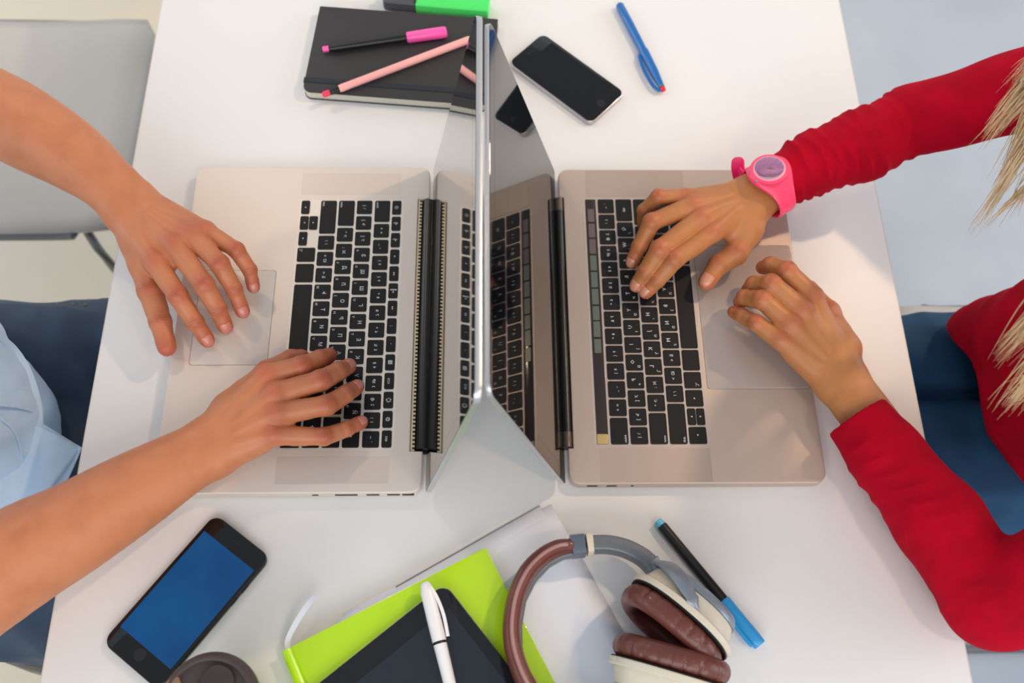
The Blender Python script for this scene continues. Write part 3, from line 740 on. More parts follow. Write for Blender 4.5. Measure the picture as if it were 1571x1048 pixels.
def sheet(name, corners, zf, m, parent, nu=24, nv=20, th=1.4, wr=3.0, seed=1, label=None):
    """cloth panel bilinear between four photo points (px, py, z mm), thick and wrinkled"""
    c = [atm(*p) for p in corners]; bm = bmesh.new(); g = []
    for i in range(nu + 1):
        row = []
        for j in range(nv + 1):
            u, v_ = i / nu, j / nv
            p = (c[0] * (1 - u) + c[1] * u) * (1 - v_) + (c[3] * (1 - u) + c[2] * u) * v_
            z = zf(u, v_) + wr * math.sin(u * 5 + 3 * v_ + seed) * math.sin(v_ * 4.0 + seed * 2 + u)
            row.append(bm.verts.new(W((p[0], p[1], p[2] + z))))
        g.append(row)
    for i in range(nu):
        for j in range(nv): bm.faces.new((g[i][j], g[i + 1][j], g[i + 1][j + 1], g[i][j + 1]))
    o = from_bm(name, bm, m, parent, True, None); md = o.modifiers.new('s', 'SOLIDIFY'); md.thickness = th / 1000; md.offset = 0
    if label: o['label'] = label
    return o
sheet('shirt_tail', [(-60, 640, -40), (62, 654, -66), (124, 686, -92), (20, 840, -84)], lambda u, v: 0, M_shirt, shirt, wr=4, seed=2)
sheet('shirt_tail', [(-60, 720, -60), (66, 650, -70), (125, 686, -90), (60, 815, -92)], lambda u, v: -3 + 10 * math.sin(u * PI) * (1 - v) * .5, M_shirt, shirt, wr=3, seed=5)
def hit(px, py, fn):
    """first point of a modelled surface on the line of sight of a photo point (mm)"""
    o = np.array([cP.x * 1000, cP.y * 1000, (cP.z - TT) * 1000]); d = cR * ((px - 785.5) / CF) - cU * ((py - 524) / CF) + cF; d.normalize(); d = np.array(d); t = 500.
    for _ in range(120): t += float(fn((o + d * t)[None].astype(np.float32))[0]) * .7
    return o + d * t
for pl, w_, nm_ in (([(-30, 606), (0, 609), (28, 613), (49, 619)], 20, 'placket'), ([(-8, 512), (18, 533), (40, 566), (54, 606), (60, 648), (59, 690)], 9, 'hem'), ([(0, 642), (22, 662), (34, 700), (30, 745)], 3, 'seam')):
    hp_ = [W(hit(x, y, shirtM) + np.array([.4, 0, .9])) for x, y in pl]
    bm = bmesh.new(); sweep(bm, spline(hp_, 6), rrect(-w_ / 2000, -.0009, w_ / 2000, .0009, .0008, 2), up=Vector((.75, .05, .65))); from_bm(nm_, bm, M_shirt, shirt)

M_jean = mat('dark_blue_denim', (54, 76, 100), 0.8, rgb2=(34, 50, 70), nscale=14, bump=.3, bscale=1400, sheen=.1)
M_fray = mat('frayed_denim', (150, 146, 120), .9)
def jeans(hip, thighs, seed, lap=None):
    """hip centre, thighs = [(hip point, knee point, ankle point, r hip, r knee)]"""
    def fn(P):
        d = cap(P, hip + np.array([0, -60, 0]), hip + np.array([0, 60, 0]), 96, 96)
        q = None
        for a, b, c_, r1, r2 in thighs:
            t = chain(P, [a, b, c_], [r1, r2, 52], 12); q = t if q is None else np.minimum(q, t)
        d = sm(d, q, 30)
        if lap is not None: d = sm(d, cap(P, hip, lap, 90, 72), 50)
        return d + folds(P, 5.5, 30, seed)
    pts = np.array([hip] + [x for t in thighs for x in t[:3]], float)
    return sdf_mesh(fn, pts.min(0) - 140, pts.max(0) + 140, 4.5)
thM = [(np.array([-680, 105., -200]), np.array([-270, 145., -205]), np.array([-330, 150., -650]), 94, 76),
       (np.array([-680, -90., -200]), np.array([-250, -165., -205]), np.array([-310, -170., -650]), 92, 76)]
v, q = jeans(np.array([-710, 15., -195]), thM, 8, np.array([-400., -10, -225])); jm = np_mesh('jeans', v, q, man, M_jean); tag(jm, 'dark blue denim jeans')
def shoe(parent, c, face, m, ms):
    c = np.array(c, float)
    def fn(P):
        d = cap(P, c + [face * -55, 0, 0], c + [face * 105, 0, -12], 36, 30); d = sm(d, cap(P, c + [face * -50, 0, 10], c + [face * -45, 0, 60], 36, 40), 20)
        d = sm(d, cap(P, c + [face * 60, 0, -8], c + [face * 150, 0, -18], 34, 26), 20)
        return np.maximum(d, -(P[:, 2] + 728))
    v, q = sdf_mesh(fn, c - [220, 70, 70], c + [220, 70, 130], 4); o = np_mesh('shoe', v, q, parent, m)
    slab('sole', rrect(c[0] - (92 if face > 0 else 178), c[1] - 38, c[0] + (178 if face > 0 else 92), c[1] + 38, 34, 6), -740, -727, ms, o, 2)
M_shoe = mat('dark_shoe_fabric', (48, 50, 56), .7); M_sole = mat('pale_rubber_sole', (210, 208, 202), .6)
for t in thM: shoe(man, t[2] + [20, 0, -46], 1, M_shoe, M_sole)
# frayed patch on the thigh
bm = bmesh.new()
for i in range(46):
    a = atm(86 + i * 1.0 + rng.randn() * 2, 474 + rng.randn() * 3.0, -146 + rng.rand() * 2); b = a + np.array([rng.randn() * 2.2, 3 + rng.rand() * 3, 0.6])
    sweep(bm, [W(a), W((a + b) / 2 + [0, 0, 1.5]), W(b)], circ(.0006, 4))
tag(from_bm('frayed_threads', bm, M_fray, jm), 'frayed cream threads', kind='stuff')

def hair_cap(p, k, name, parent, m, long=False):
    """scalp shell over the skull"""
    def fn(P):
        R = np.stack([nrm_(p(1, 0, 0) - p(0, 0, 0)), nrm_(p(0, 1, 0) - p(0, 0, 0)), nrm_(p(0, 0, 1) - p(0, 0, 0))], 1)
        d = ell(P, p(-12, 0, 30), np.array([103, 84, 96]) * k, R) + folds(P, 2.2, 9, 4)
        q = (P - p(0, 0, 0).astype(np.float32)) @ R.astype(np.float32)
        cut = np.maximum(q[:, 0] * .75 - q[:, 2] * .9 - 2 * k, q[:, 0] - 82 * k)      # opens over the face
        low = -q[:, 2] - 62 * k
        return np.maximum(np.maximum(d, cut), low)
    v, q = sdf_mesh(fn, p(0, 0, 0) - 150, p(0, 0, 0) + 170, 3); return np_mesh(name, v, q, parent, m)
M_hairM = mat('brown_hair', (62, 44, 32), .5, bump=.6, bscale=260, stretch=(1, 1, .2))
hair_cap(hpM, 1.0, 'hair', man, M_hairM)

# ---- the person in red (right of the desk)
armC = dict(k=.88, wrist=(1155, 303, 55), fat=1.10, thenar=.95,
    index=[(1093, 357, 58), (1035, 398, 55), (1008, 430, 39), (984, 455, 25)],
    middle=[(1076, 334, 62), (1012, 383, 58), (990, 418, 41), (971, 446, 25)],
    ring=[(1064, 315, 62), (1000, 341, 60), (981, 378, 43), (966, 410, 25)],
    pinky=[(1052, 303, 56), (1010, 302, 60), (988, 323, 45), (986, 352, 27)],
    thumb=[(1148, 350, 47), (1129, 388, 41), (1103, 406, 35), (1077, 442, 28)],
    arm=[(1188, 284, 58, 17.5, 7), (1250, 248, 64, 19, 5), (1325, 219, 72, 24, 3), (1408, 183, 84, 24, 2)],
    veins=[((3, 6), (5, 22), (2, 40)), ((-3, 22), (4, 36), (10, 46))])
armD = dict(k=.88, wrist=(1293, 588, 44), fat=1.10, thenar=.9,
    index=[(1247, 455, 60), (1208, 416, 66), (1182, 407, 54), (1163, 412, 40)],
    middle=[(1231, 476, 64), (1183, 436, 70), (1157, 437, 54), (1143, 449, 38)],
    ring=[(1213, 497, 62), (1169, 460, 67), (1142, 457, 51), (1130, 468, 37)],
    pinky=[(1197, 522, 56), (1160, 496, 58), (1138, 484, 48), (1119, 476, 38)],
    thumb=[(1296, 535, 42), (1270, 480, 36), (1240, 447, 30), (1205, 440, 26)],
    arm=[(1318, 622, 44, 17.5, 7), (1352, 668, 44, 20, 4), (1440, 795, 44, 25, 3), (1526, 922, 44, 26, 2)],
    veins=[((8, 4), (8, 22), (3, 38))])
AC, AD = build_arm(armC), build_arm(armD)
shC, shD = np.array([655, 232, 275.]), np.array([640, -112, 280.]); elC, elD = AC['ring'][-1][0], AD['ring'][-1][0]
hcF = np.array([535, 50, 500.]); headF, hpF = simple_head(hcF, .93, 0, .75, -1)
woman = body('person', (AC, AD), torso_skin(AC, AD, shC, shD, elC, elD, headF, hcF, (380, -280, -60), (860, 360, 660), 4, 32, 24, hpF(-32, 0, -60)), SK_F)
tag(woman, 'person in a long-sleeved red top with long blonde hair typing', 'person')
nails(AC, woman, M_nail_f, skip=('pinky',)); nails(AD, woman, M_nail_f, skip=('thumb', 'index', 'middle', 'ring', 'pinky'))
eyes_and_lips(hpF, .93, woman, 'grey_iris')
M_red = mat('red_jersey', (184, 0, 36), 0.85, rgb2=(160, 0, 28), nscale=30, bump=.25, bscale=1500, spec=.12)
def polyd(P, pts):
    """arc length and distance info along a polyline: returns (s, d)"""
    bd = None; bs = None; acc = 0
    for a, b in zip(pts, pts[1:]):
        a = np.asarray(a, np.float32); b = np.asarray(b, np.float32); ab = b - a; L = float(np.linalg.norm(ab))
        t = np.clip(((P - a) @ ab) / L ** 2, 0, 1); q = P - a - t[:, None] * ab; d = (q * q).sum(1)
        s = acc + t * L
        if bd is None: bd, bs = d, s
        else: mk = d < bd; bd = np.where(mk, d, bd); bs = np.where(mk, s, bs)
        acc += L
    return bs
slC = [atm(1192, 283, 58), atm(1248, 250, 64), atm(1322, 223, 72), atm(1397, 186, 82), shC]; rC = [26.5, 31.5, 36, 34, 48]
slD = [atm(1315, 640, 44), atm(1360, 700, 44), atm(1440, 800, 45), atm(1524, 922, 46), shD]; rD = [30, 33, 38.5, 40, 48]
sC0 = nrm_(slC[1] - slC[0]); sD0 = nrm_(slD[1] - slD[0])
def ringfold(P, pts, zones):
    s = polyd(P, pts); d = np.zeros(len(P), np.float32)
    sl = P @ np.array([.03, .045, .02], np.float32)
    for c, wd, amp, lam, ph in zones:
        d += np.exp(-((s - c) / wd) ** 2) * amp * (.45 + .55 * np.sin(P[:, 1] / 13 + P[:, 0] / 19 + P[:, 2] / 8 + ph * 2)) * (1 - 2 * np.abs(np.sin((s / lam) + np.sin(sl * 1.3 + ph) * 1.2 + ph)) ** .8)
    return d
def shirtF(P):
    c = (shC + shD) / 2
    dC = chain(P, slC[:4], rC[:4], 10); dC = dC - ringfold(P, slC[:4], ((25, 50, 3.0, 4.4, 0), (85, 50, 2.2, 5.4, 2), (158, 24, 4.2, 4.2, 1)))
    dC = sm(dC, chain(P, slC[3:], [rC[3] + 1.5, rC[4]], 8) - 1.2 * np.sin(P[:, 2] / 9 + P[:, 1] / 14), 8)
    dD = chain(P, slD[:4], rD[:4], 10) - ringfold(P, slD[:4], ((60, 60, 1.1, 6, 0), (215, 34, 4.2, 5.0, 2)))
    dD = sm(dD, chain(P, slD[3:], [rD[3] + 1, rD[4]], 8) - 1.2 * np.sin(P[:, 2] / 9 + P[:, 1] / 14), 8)
    d = cap(P, shC, shD, 52, 52)
    d = sm(d, cap(P, c + [0, 0, -30], [660, 60, 40], 92, 96), 50)
    d = sm(d, cap(P, [655, 60, 40], [655, 55, -115], 100, 122), 40)
    d = sm(d, cap(P, [610, 95, 10], [556, 128, -112], 62, 34), 25)
    d = sm(d, cap(P, [620, -60, 60], [580, -105, -40], 60, 34), 30)
    d = d + folds(P, 5.2, 26, 11)
    d = np.maximum(d, -(P[:, 2] + 118 - 22 * np.sin(P[:, 1] / 42)))
    d = sm(d, dC, 22); d = sm(d, dD, 22)
    for p0, dr, A, rr in ((slC[0], sC0, AC, rC), (slD[0], sD0, AD, rD)):
        ax = (P - p0.astype(np.float32)) @ dr.astype(np.float32); near = ((P - p0.astype(np.float32)) ** 2).sum(1) < 90 ** 2
        d = np.where(near, np.maximum(d, -ax), d)
        inner = cap(P, p0 - dr * 30, p0 + dr * 18, rr[0] - 3.2, rr[0] - 3.6)
        d = np.where(near, np.maximum(d, -inner), d)
    return np.maximum(d, -(cap(P, c + [0, 0, 50], hcF, 58, 56)))
v, q = sdf_mesh(shirtF, (290, -300, -160), (830, 370, 360), 2.1)
top = np_mesh('long_sleeved_top', v, q, woman, M_red); tag(top, 'red jersey top with long sleeves')
thF = [(np.array([690, 130., -208]), np.array([300, 128., -212]), np.array([345, 120., -650]), 76, 58),
       (np.array([690, 0., -205]), np.array([285, 0., -210]), np.array([345, 0., -650]), 88, 74)]
v, q = jeans(np.array([730, 70., -200]), thF, 9); jf = np_mesh('jeans', v, q, woman, mat('blue_denim', (18, 74, 112), .8, rgb2=(12, 56, 90), nscale=14, bump=.3, bscale=1400)); tag(jf, 'blue denim jeans')
for t in thF: shoe(woman, t[2] + [-20, 0, -46], -1, M_shoe, M_sole)
# hair: cap and hanging locks
M_blond = mat('blonde_hair', (232, 204, 158), .42, rgb2=(206, 172, 122), nscale=60, sheen=.2)
hairo = hair_cap(hpF, .93, 'hair', woman, M_blond); tag(hairo, 'long blonde hair')
bm = bmesh.new()
def lock(root, mids, tip, n, spread, r0=.0011):
    for i in range(n):
        o = rng.randn(3) * spread; ts = .55 + .55 * rng.rand()
        pts = [np.array(root) + o * .5] + [np.array(q) + o * .8 + rng.randn(3) * 2 for q in mids] + [np.array(mids[-1]) + (np.array(tip) - np.array(mids[-1])) * ts + o * .5 + rng.randn(3) * 3.5]
        sweep(bm, spline([W(q) for q in pts], 5), circ(r0 * (.6 + .6 * rng.rand()), 4), scale=lambda t: max(.08, 1 - t ** 2.2))
side = lambda s, x, z: hpF(x, s * 80, z)
# locks that reach the picture: (tip pixels with heights)
h0 = [hpF(10, -86, 10), hpF(40, -80, -10), hpF(-20, -88, 0)]
h1 = [hpF(10, 86, 10), hpF(40, 80, -10), hpF(-20, 88, 0)]
def L3(px, py, z): return atm(px, py, z)
ysgn = h0[0][1] > h1[0][1]
UP, DN = (h0, h1) if ysgn else (h1, h0)
lock(UP[0], [L3(1640, 95, 330), L3(1585, 130, 285)], L3(1508, 215, 235), 60, 7)
lock(UP[1], [L3(1650, 120, 330), L3(1590, 175, 275)], L3(1530, 290, 205), 50, 6)
lock(UP[1], [L3(1650, 150, 320), L3(1580, 225, 255)], L3(1494, 352, 190), 34, 2.2)
lock(UP[2], [L3(1660, 190, 310), L3(1590, 270, 240)], L3(1515, 350, 180), 16, 3.5)
lock(UP[2], [L3(1670, 60, 330), L3(1600, 85, 285)], L3(1552, 130, 250), 36, 5)
lock(UP[0], [L3(1680, 190, 310), L3(1610, 240, 250)], L3(1560, 330, 190), 30, 8)
lock(DN[0], [L3(1680, 420, 320), L3(1620, 460, 265)], L3(1536, 545, 215), 60, 7)
lock(DN[1], [L3(1690, 470, 310), L3(1625, 530, 250)], L3(1543, 622, 200), 60, 7)
lock(DN[2], [L3(1700, 520, 300), L3(1640, 570, 240)], L3(1560, 600, 200), 40, 8)
for s in (-1, 1):
    for q in range(9):
        a = hpF(30 - q * 14, s * (84 - 1.1 * q), 30 - q * 3)
        tipz = 190 if q < 5 else 120
        lock(a, [a + np.array([20 + q * 3, s * (-10 if not ysgn else 10) * 0, -90]), a + np.array([30 + q * 6, 0, -190])], a + np.array([35 + q * 10, 0, -300]), 26, 7)
tag(from_bm('hair_strands', bm, M_blond, hairo, True, None), kind='stuff')

# ------------------------------------------------------------------ things on the desk
def pen(name, label, cat, a, b, segs, group=None):
    """a, b world points; segs = (part, from mm, to mm, [(fraction, radius)], material)"""
    r = empty(name, (a + b) / 2, label, cat, group); d = (b - a).normalized()
    for part, f0, f1, prof, m in segs:
        rod(part, a + d * (f0 / 1000), a + d * (f1 / 1000), [(t * (f1 - f0), q) for t, q in prof], m, r, 20)
    return r, d
def strip(name, pts, w, th, m, parent, up=(0, 0, 1), n=6, scale=None):
    bm = bmesh.new(); sweep(bm, spline(pts, n), rrect(-w / 2000, -th / 2000, w / 2000, th / 2000, min(w, th) / 4200, 2), up=up, scale=scale)
    return from_bm(name, bm, m, parent)
def localF(org, ex, ey, ez=Vector((0, 0, 1))):
    return lambda p: org + ex * (p[0] / 1000) + ey * (p[1] / 1000) + ez * (p[2] / 1000)

# black notebook --------------------------------------------------------
M_cover = mat('black_leatherette', (44, 42, 44), 0.55, bump=.35, bscale=1500)
M_pages = mat('cream_pages', (222, 218, 200), 0.8, bump=.8, bscale=500, stretch=(.05, .05, 8))
M_band = mat('navy_elastic', (28, 34, 44), .7)
c0 = at(464, 141, 12); c1 = at(490, 11, 12); c2 = at(763, 31, 12)
ex = (c2 - c1).normalized(); ey = Vector((-ex.y, ex.x, 0)); org = c0.copy(); org.z = TT
Lx, Ly = (c2 - c1).length * 1000, (c1 - c0).dot(ey) * 1000
NF = localF(org, ex, ey)
nb = empty('notebook', NF((Lx / 2, Ly / 2, 0)), 'black hardcover notebook lying behind the laptop screens with pens on it', 'notebook')
slab('back_cover', rrect(0, 0, Lx, Ly, [9, 9, 2, 2]), 0, 1.6, M_cover, nb, .4, NF)
slab('page_block', rrect(.9, .9, Lx - .9, Ly - 1.5, [8, 8, 1, 1]), 1.6, 11.4, M_pages, nb, 0, NF)
slab('front_cover', rrect(0, 0, Lx, Ly, [9, 9, 2, 2]), 11.4, 13.2, M_cover, nb, .5, NF)
slab('spine', rrect(0, Ly - 1.5, Lx, Ly + 1.0, .8), 0.3, 12.9, M_cover, nb, .3, NF)
bm = bmesh.new()
prism(bm, [(-.9, 13), (Lx + .9, 13), (Lx + .9, 19.5), (-.9, 19.5)], 13.2, 13.9, .15, NF)
prism(bm, [(-.9, 13), (-.1, 13), (-.1, 19.5), (-.9, 19.5)], -0.0 + .1, 13.2, 0, NF); prism(bm, [(Lx + .1, 13), (Lx + .9, 13), (Lx + .9, 19.5), (Lx + .1, 19.5)], .1, 13.2, 0, NF)
from_bm('elastic_band', bm, M_band, nb)

# green highlighter behind it ------------------------------------------
M_hlg = mat('bright_green_plastic', (74, 226, 104), .35, coat=.3); M_hlc = mat('charcoal_plastic', (72, 74, 82), .4)
a = at(585, -1, 8); b = at(751, 13, 8); ex = (b - a).normalized(); ey = Vector((-ex.y, ex.x, 0)); Lh = (b - a).length * 1000; org = a.copy(); org.z = TT
HF = localF(org, ex, ey)
hl = empty('highlighter', HF((Lh / 2, 0, 0)), 'flat green highlighter with charcoal cap at the far edge of the notebook', 'highlighter')
slab('body', rrect(42, -11.5, Lh, 12, [2, 3, 3, 2]), 0.5, 16, M_hlg, hl, 2.2, HF, 3)
slab('cap', rrect(3, -10.5, 42.2, 11.5, [5, 1, 1, 5]), 1, 15.4, M_hlc, hl, 2.4, HF, 3)
slab('cap_clip', rrect(0, -4, 36, 4, 2), 15.4, 17.2, M_hlc, hl, .5, HF)

# pink-capped fineliner and pink pencil on the notebook ------------------
M_blk = mat('black_plastic', (18, 17, 18), .35); M_pink = mat('hot_pink_plastic', (255, 92, 176), .38, coat=.2)
M_ppk = mat('pale_pink_lacquer', (250, 178, 172), .4); M_rd = mat('coral_red', (240, 60, 90), .45)
zn = 13.2
a = at(495, 76, zn + 5); b = at(685, 49, zn + 6); Lp = (b - a).length * 1000
pen('fineliner', 'black fineliner with hot pink cap lying on the notebook', 'pen', a, b, [
    ('end_plug', 0, 7, [(0, 2.6), (.1, 3.4), (1, 3.5)], M_pink),
    ('barrel', 6.8, Lp - 44, [(0, 3.5), (.05, 4.4), (1, 4.6)], M_blk),
    ('cap', Lp - 46, Lp, [(0, 5.2), (.04, 6.3), (.9, 6.6), (.98, 6.2), (1, 5.0)], M_pink)])
a = at(495, 146, zn + 4.2); b = at(722, 60, zn + 4.6); Lp = (b - a).length * 1000
pen('pencil', 'pale pink pencil with black ferrule and red end lying across the notebook', 'pencil', a, b, [
    ('red_end', 0, 8, [(0, 2.2), (.15, 3.4), (1, 3.4)], M_rd),
    ('ferrule', 7.8, 20, [(0, 3.0), (.2, 3.5), (.5, 3.4), (1, 3.9)], M_blk),
    ('barrel', 19.5, Lp, [(0, 3.9), (.02, 4.3), (.98, 4.3), (1, 3.6)], M_ppk)])

# phones ---------------------------------------------------------------
def phone(label, corner, along, across, Lg, Wd, th, rad, mf, mg, ms, scr, extras):
    ex = (along - corner); ex.z = 0; ex.normalize(); ey = Vector((-ex.y, ex.x, 0))
    if (across - corner).dot(ey) < 0: ey = -ey
    org = corner.copy(); org.z = TT; F = localF(org, ex, ey)
    r = empty('smartphone', F((Lg / 2, Wd / 2, 0)), label, 'phone', None)
    slab('case', rrect(0, 0, Lg, Wd, rad, 8), .2, th - .5, mf, r, 1.6 if th < 8 else 1.0, F, 4)
    slab('glass_front', rrect(.9, .9, Lg - .9, Wd - .9, rad - .9, 8), th - .55, th, mg, r, .25, F)
    slab('screen', rrect(*scr, .3, 1), th - .1, th + .04, ms, r, 0, F)
    extras(r, F); return r
M_pg = mat('phone_glass', (14, 12, 13), .06, ior=1.5); M_sil = mat('brushed_silver', (196, 190, 190), .28, metal=.85)
M_pblk = mat('phone_black_metal', (20, 22, 26), .28, metal=.4)
M_blue = mat('blue_screen_glass', (0, 84, 150), .10, rgb2=(0, 72, 130), nscale=14, ior=1.45)  # screen blue is the base colour of the glass
M_home = mat('home_ring', (34, 32, 34), .2)
def ex_r(r, F):
    slab('home_button', [(115 + 5 * math.cos(t / 24 * 2 * PI), 29.3 + 5 * math.sin(t / 24 * 2 * PI)) for t in range(24)], 7.5, 7.66, M_home, r, 0, F)
    slab('speaker_slot', rrect(8.5, 24, 10, 34.5, .7, 3), 7.5, 7.65, M_slot, r, 0, F)
    for x in (22, 33): slab('volume_button', rrect(x, -.5, x + 6, 0.4, .2, 1), 2.6, 5, M_sil, r, 0, F)
cr = at(779, 96, 7); al = at(899, 185, 7); ac = at(822, 50, 7)
phone('silver-edged black smartphone lying behind the space grey laptop', cr, al, ac, 125.5, 60, 7.6, 9, M_sil, M_pg, mat('dark_screen', (10, 9, 10), .05), (17, 4, 108, 56), ex_r)
def ex_l(r, F):
    slab('speaker_slot', rrect(8, 27.5, 9.4, 38.5, .7, 3), 7.05, 7.15, M_slot, r, 0, F)
    slab('home_button', [(129.5 + 5.4 * math.cos(t / 24 * 2 * PI), 33.5 + 5.4 * math.sin(t / 24 * 2 * PI)) for t in range(24)], 7.05, 7.16, M_home, r, 0, F)
    for x in (30, 44): slab('volume_button', rrect(x, -.5, x + 9, .5, .3, 1), 2.6, 4.8, M_pblk, r, 0, F)
    slab('side_button', rrect(36, 66.6, 47, 67.6, .3, 1), 2.6, 4.8, M_pblk, r, 0, F)
# corner order: top-right corner, running to lower left; across towards upper left
cr = at(415, 855, 7); al = at(246, 1056, 7); ac = at(332, 787, 7)
phone('black smartphone with a blue screen between the bare forearm and the cup', cr, al, ac, 141.5, 68, 7.1, 10, M_pblk, M_pg, M_blue, (17.5, 3.8, 122.5, 64.2), ex_l)

# blue ballpoint ---------------------------------------------------------
M_bl = mat('blue_plastic', (0, 98, 172), .3, coat=.3); M_cy = mat('sky_blue_plastic', (40, 152, 214), .35, coat=.2); M_cy2 = mat('pale_cyan_plastic', (96, 190, 214), .35)
a = at(950, 7, 5.2); b = at(1017, 137, 5.5); Lp = (b - a).length * 1000
r, d = pen('ballpoint_pen', 'blue ballpoint pen with red tip lying at the far right of the desk', 'pen', a, b, [
    ('barrel', 0, 76, [(0, 3.6), (.03, 5.0), (.5, 5.2), (1, 4.9)], M_bl),
    ('cap', 74, Lp - 3, [(0, 5.6), (.05, 5.9), (.6, 5.2), (1, 3.2)], M_bl),
    ('tip_ball', Lp - 4, Lp + 3, [(0, 2.0), (.3, 3.4), (.8, 3.0), (1, 1.2)], mat('red_tip', (220, 40, 60), .35)),
    ('tip_ring', Lp - 5.5, Lp - 3.6, [(0, 3.3), (1, 3.5)], mat('green_ring', (60, 160, 120), .4))])
sd = Vector((d.y, -d.x, 0)); sd = sd if sd.x < 0 else -sd
strip('clip', [a + d * .078 + sd * .0058, a + d * .084 + sd * .0085 + Vector((0, 0, .001)), a + d * .105 + sd * .0098, a + d * .124 + sd * .0085, a + d * .134 + sd * .0038], 3.6, 2.2, M_bl, r, n=6)

# cyan fineliner ---------------------------------------------------------
a = at(1009, 799, 5.5); b = at(1166, 990, 6.3); Lp = (b - a).length * 1000
r, d = pen('fineliner', 'black fineliner with sky blue cap to the right of the headphones', 'pen', a, b, [
    ('end_plug', 0, 6, [(0, 3.2), (.12, 4.1), (1, 4.2)], M_cy2),
    ('barrel', 5.6, 92, [(0, 4.6), (.02, 4.9), (1, 5.2)], M_blk),
    ('cap', 90, Lp, [(0, 5.6), (.03, 6.2), (.85, 6.2), (.98, 6.0), (1, 5.4)], M_cy)])
sd = Vector((d.y, -d.x, 0)); sd = sd if sd.x < 0 else -sd
strip('cap_clip', [a + d * .096 + sd * .0064 + Vector((0, 0, .0015)), a + d * .128 + sd * .0074 + Vector((0, 0, .0025)), a + d * .1345 + sd * .0066 + Vector((0, 0, .0022))], 3.4, 2.0, M_cy, r)

# loose paper ------------------------------------------------------------
M_pap = mat('cool_white_paper', (236, 240, 250), .6)
pr = at(828, 777, 0.4); pe = at(720, 838, 0.4); ex = (pe - pr); ex.z = 0; ex.normalize(); ey = Vector((ex.y, -ex.x, 0)); ey = ey if ey.y < 0 else -ey
for i, (dx, dy, rot, z0, lab) in enumerate(((0, 0, 0, 0.1, 'white sheet of paper under the green book, its dark edge showing'), (-10, -4, -.035, .5, 'white sheet of paper shifted to the right under the headphones'))):
    e1 = Matrix.Rotation(rot, 3, 'Z') @ ex; e2 = Matrix.Rotation(rot, 3, 'Z') @ ey
    org = pr + ex * (dx / 1000) - ey * (dy / 1000); org.z = TT; F = localF(org, e1, e2)
    bm = bmesh.new(); g = []
    for u in range(13):
        g.append([bm.verts.new(F((u / 12 * 210, v / 16 * 297, z0 + .3 + (.7 * math.exp(-(v / 2.) ** 2) if i == 0 else .2)))) for v in range(17)])
    for u in range(12):
        for v in range(16): bm.faces.new((g[u][v], g[u + 1][v], g[u + 1][v + 1], g[u][v + 1]))
    o = from_bm('paper_sheet', bm, M_pap); md = o.modifiers.new('s', 'SOLIDIFY'); md.thickness = .00022; md.offset = 0
    tag(o, lab, 'paper')
    if i == 0:
        slab('edge_strip', [(0, -.9), (150, -.9), (150, .2), (0, .2)], .25, 1.5, mat('grey_edge', (128, 130, 140), .5), o, 0, F)

# lime green book ----------------------------------------------------------
M_lime = mat('lime_cover', (180, 226, 20), .24, coat=.5, spec=.5); M_bpg = mat('white_pages', (232, 232, 224), .8)
g0 = at(745, 840, 13.5); g1 = at(430, 1001, 13.5); ex = (g0 - g1); ex.z = 0; Lb = ex.length * 1000; ex.normalize(); ey = Vector((ex.y, -ex.x, 0)); org = g1.copy(); org.z = TT
BF = localF(org, ex, ey)                               # x towards the fore edge, y down the page
bk = empty('book', BF((Lb / 2, 140, 0)), 'lime green hardcover book lying under the tablet', 'book')
Hb = 268
slab('back_cover', rrect(0, 0, Lb, Hb, 1), 1.1, 3.2, M_lime, bk, .4, BF)
slab('page_block', rrect(5, 3, Lb - 3, Hb - 3, .5), 3.2, 11.4, M_bpg, bk, 0, BF)
bm = bmesh.new(); prism(bm, rrect(10.5, 0, Lb, Hb, 1), 11.4, 13.5, .5, BF); o = from_bm('front_cover', bm, M_lime, bk)
bm = bmesh.new()
prof = [(10.9, 12.6), (9.6, 12.0), (8.4, 12.1), (7.2, 13.3), (5.2, 14.0), (2.4, 13.6), (.6, 11.5), (0, 7.2), (.6, 3), (1.6, 1.3), (3.4, 1.3), (3.0, 3.2), (2.2, 7), (2.8, 11), (5, 12), (7, 11.4), (10.9, 11.0)]
ra = [bm.verts.new(BF((x, 0, z))) for x, z in prof]; rb = [bm.verts.new(BF((x, Hb, z))) for x, z in prof]
for i in range(len(prof)): bm.faces.new((ra[i], ra[(i + 1) % len(prof)], rb[(i + 1) % len(prof)], rb[i]))
bm.faces.new(ra[::-1]); bm.faces.new(rb); from_bm('spine', bm, M_lime, bk, True, 50)
# ribbon marker
M_rib = mat('white_ribbon', (226, 229, 238), .45, sheen=.3)
R_ = [BF((6, 3, 9)), at(441, 985, 8), at(449, 965, 10), at(464, 940, 14), at(477, 922, 12), at(487, 914, 8)]
bm = bmesh.new(); sweep(bm, spline(R_, 6), rrect(-.0024, -.00018, .0024, .00018, .0001, 1), up=lambda i: Vector((math.sin(i * .07) * .6, .5 - i * .01, 1)))
from_bm('ribbon_marker', bm, M_rib, bk)

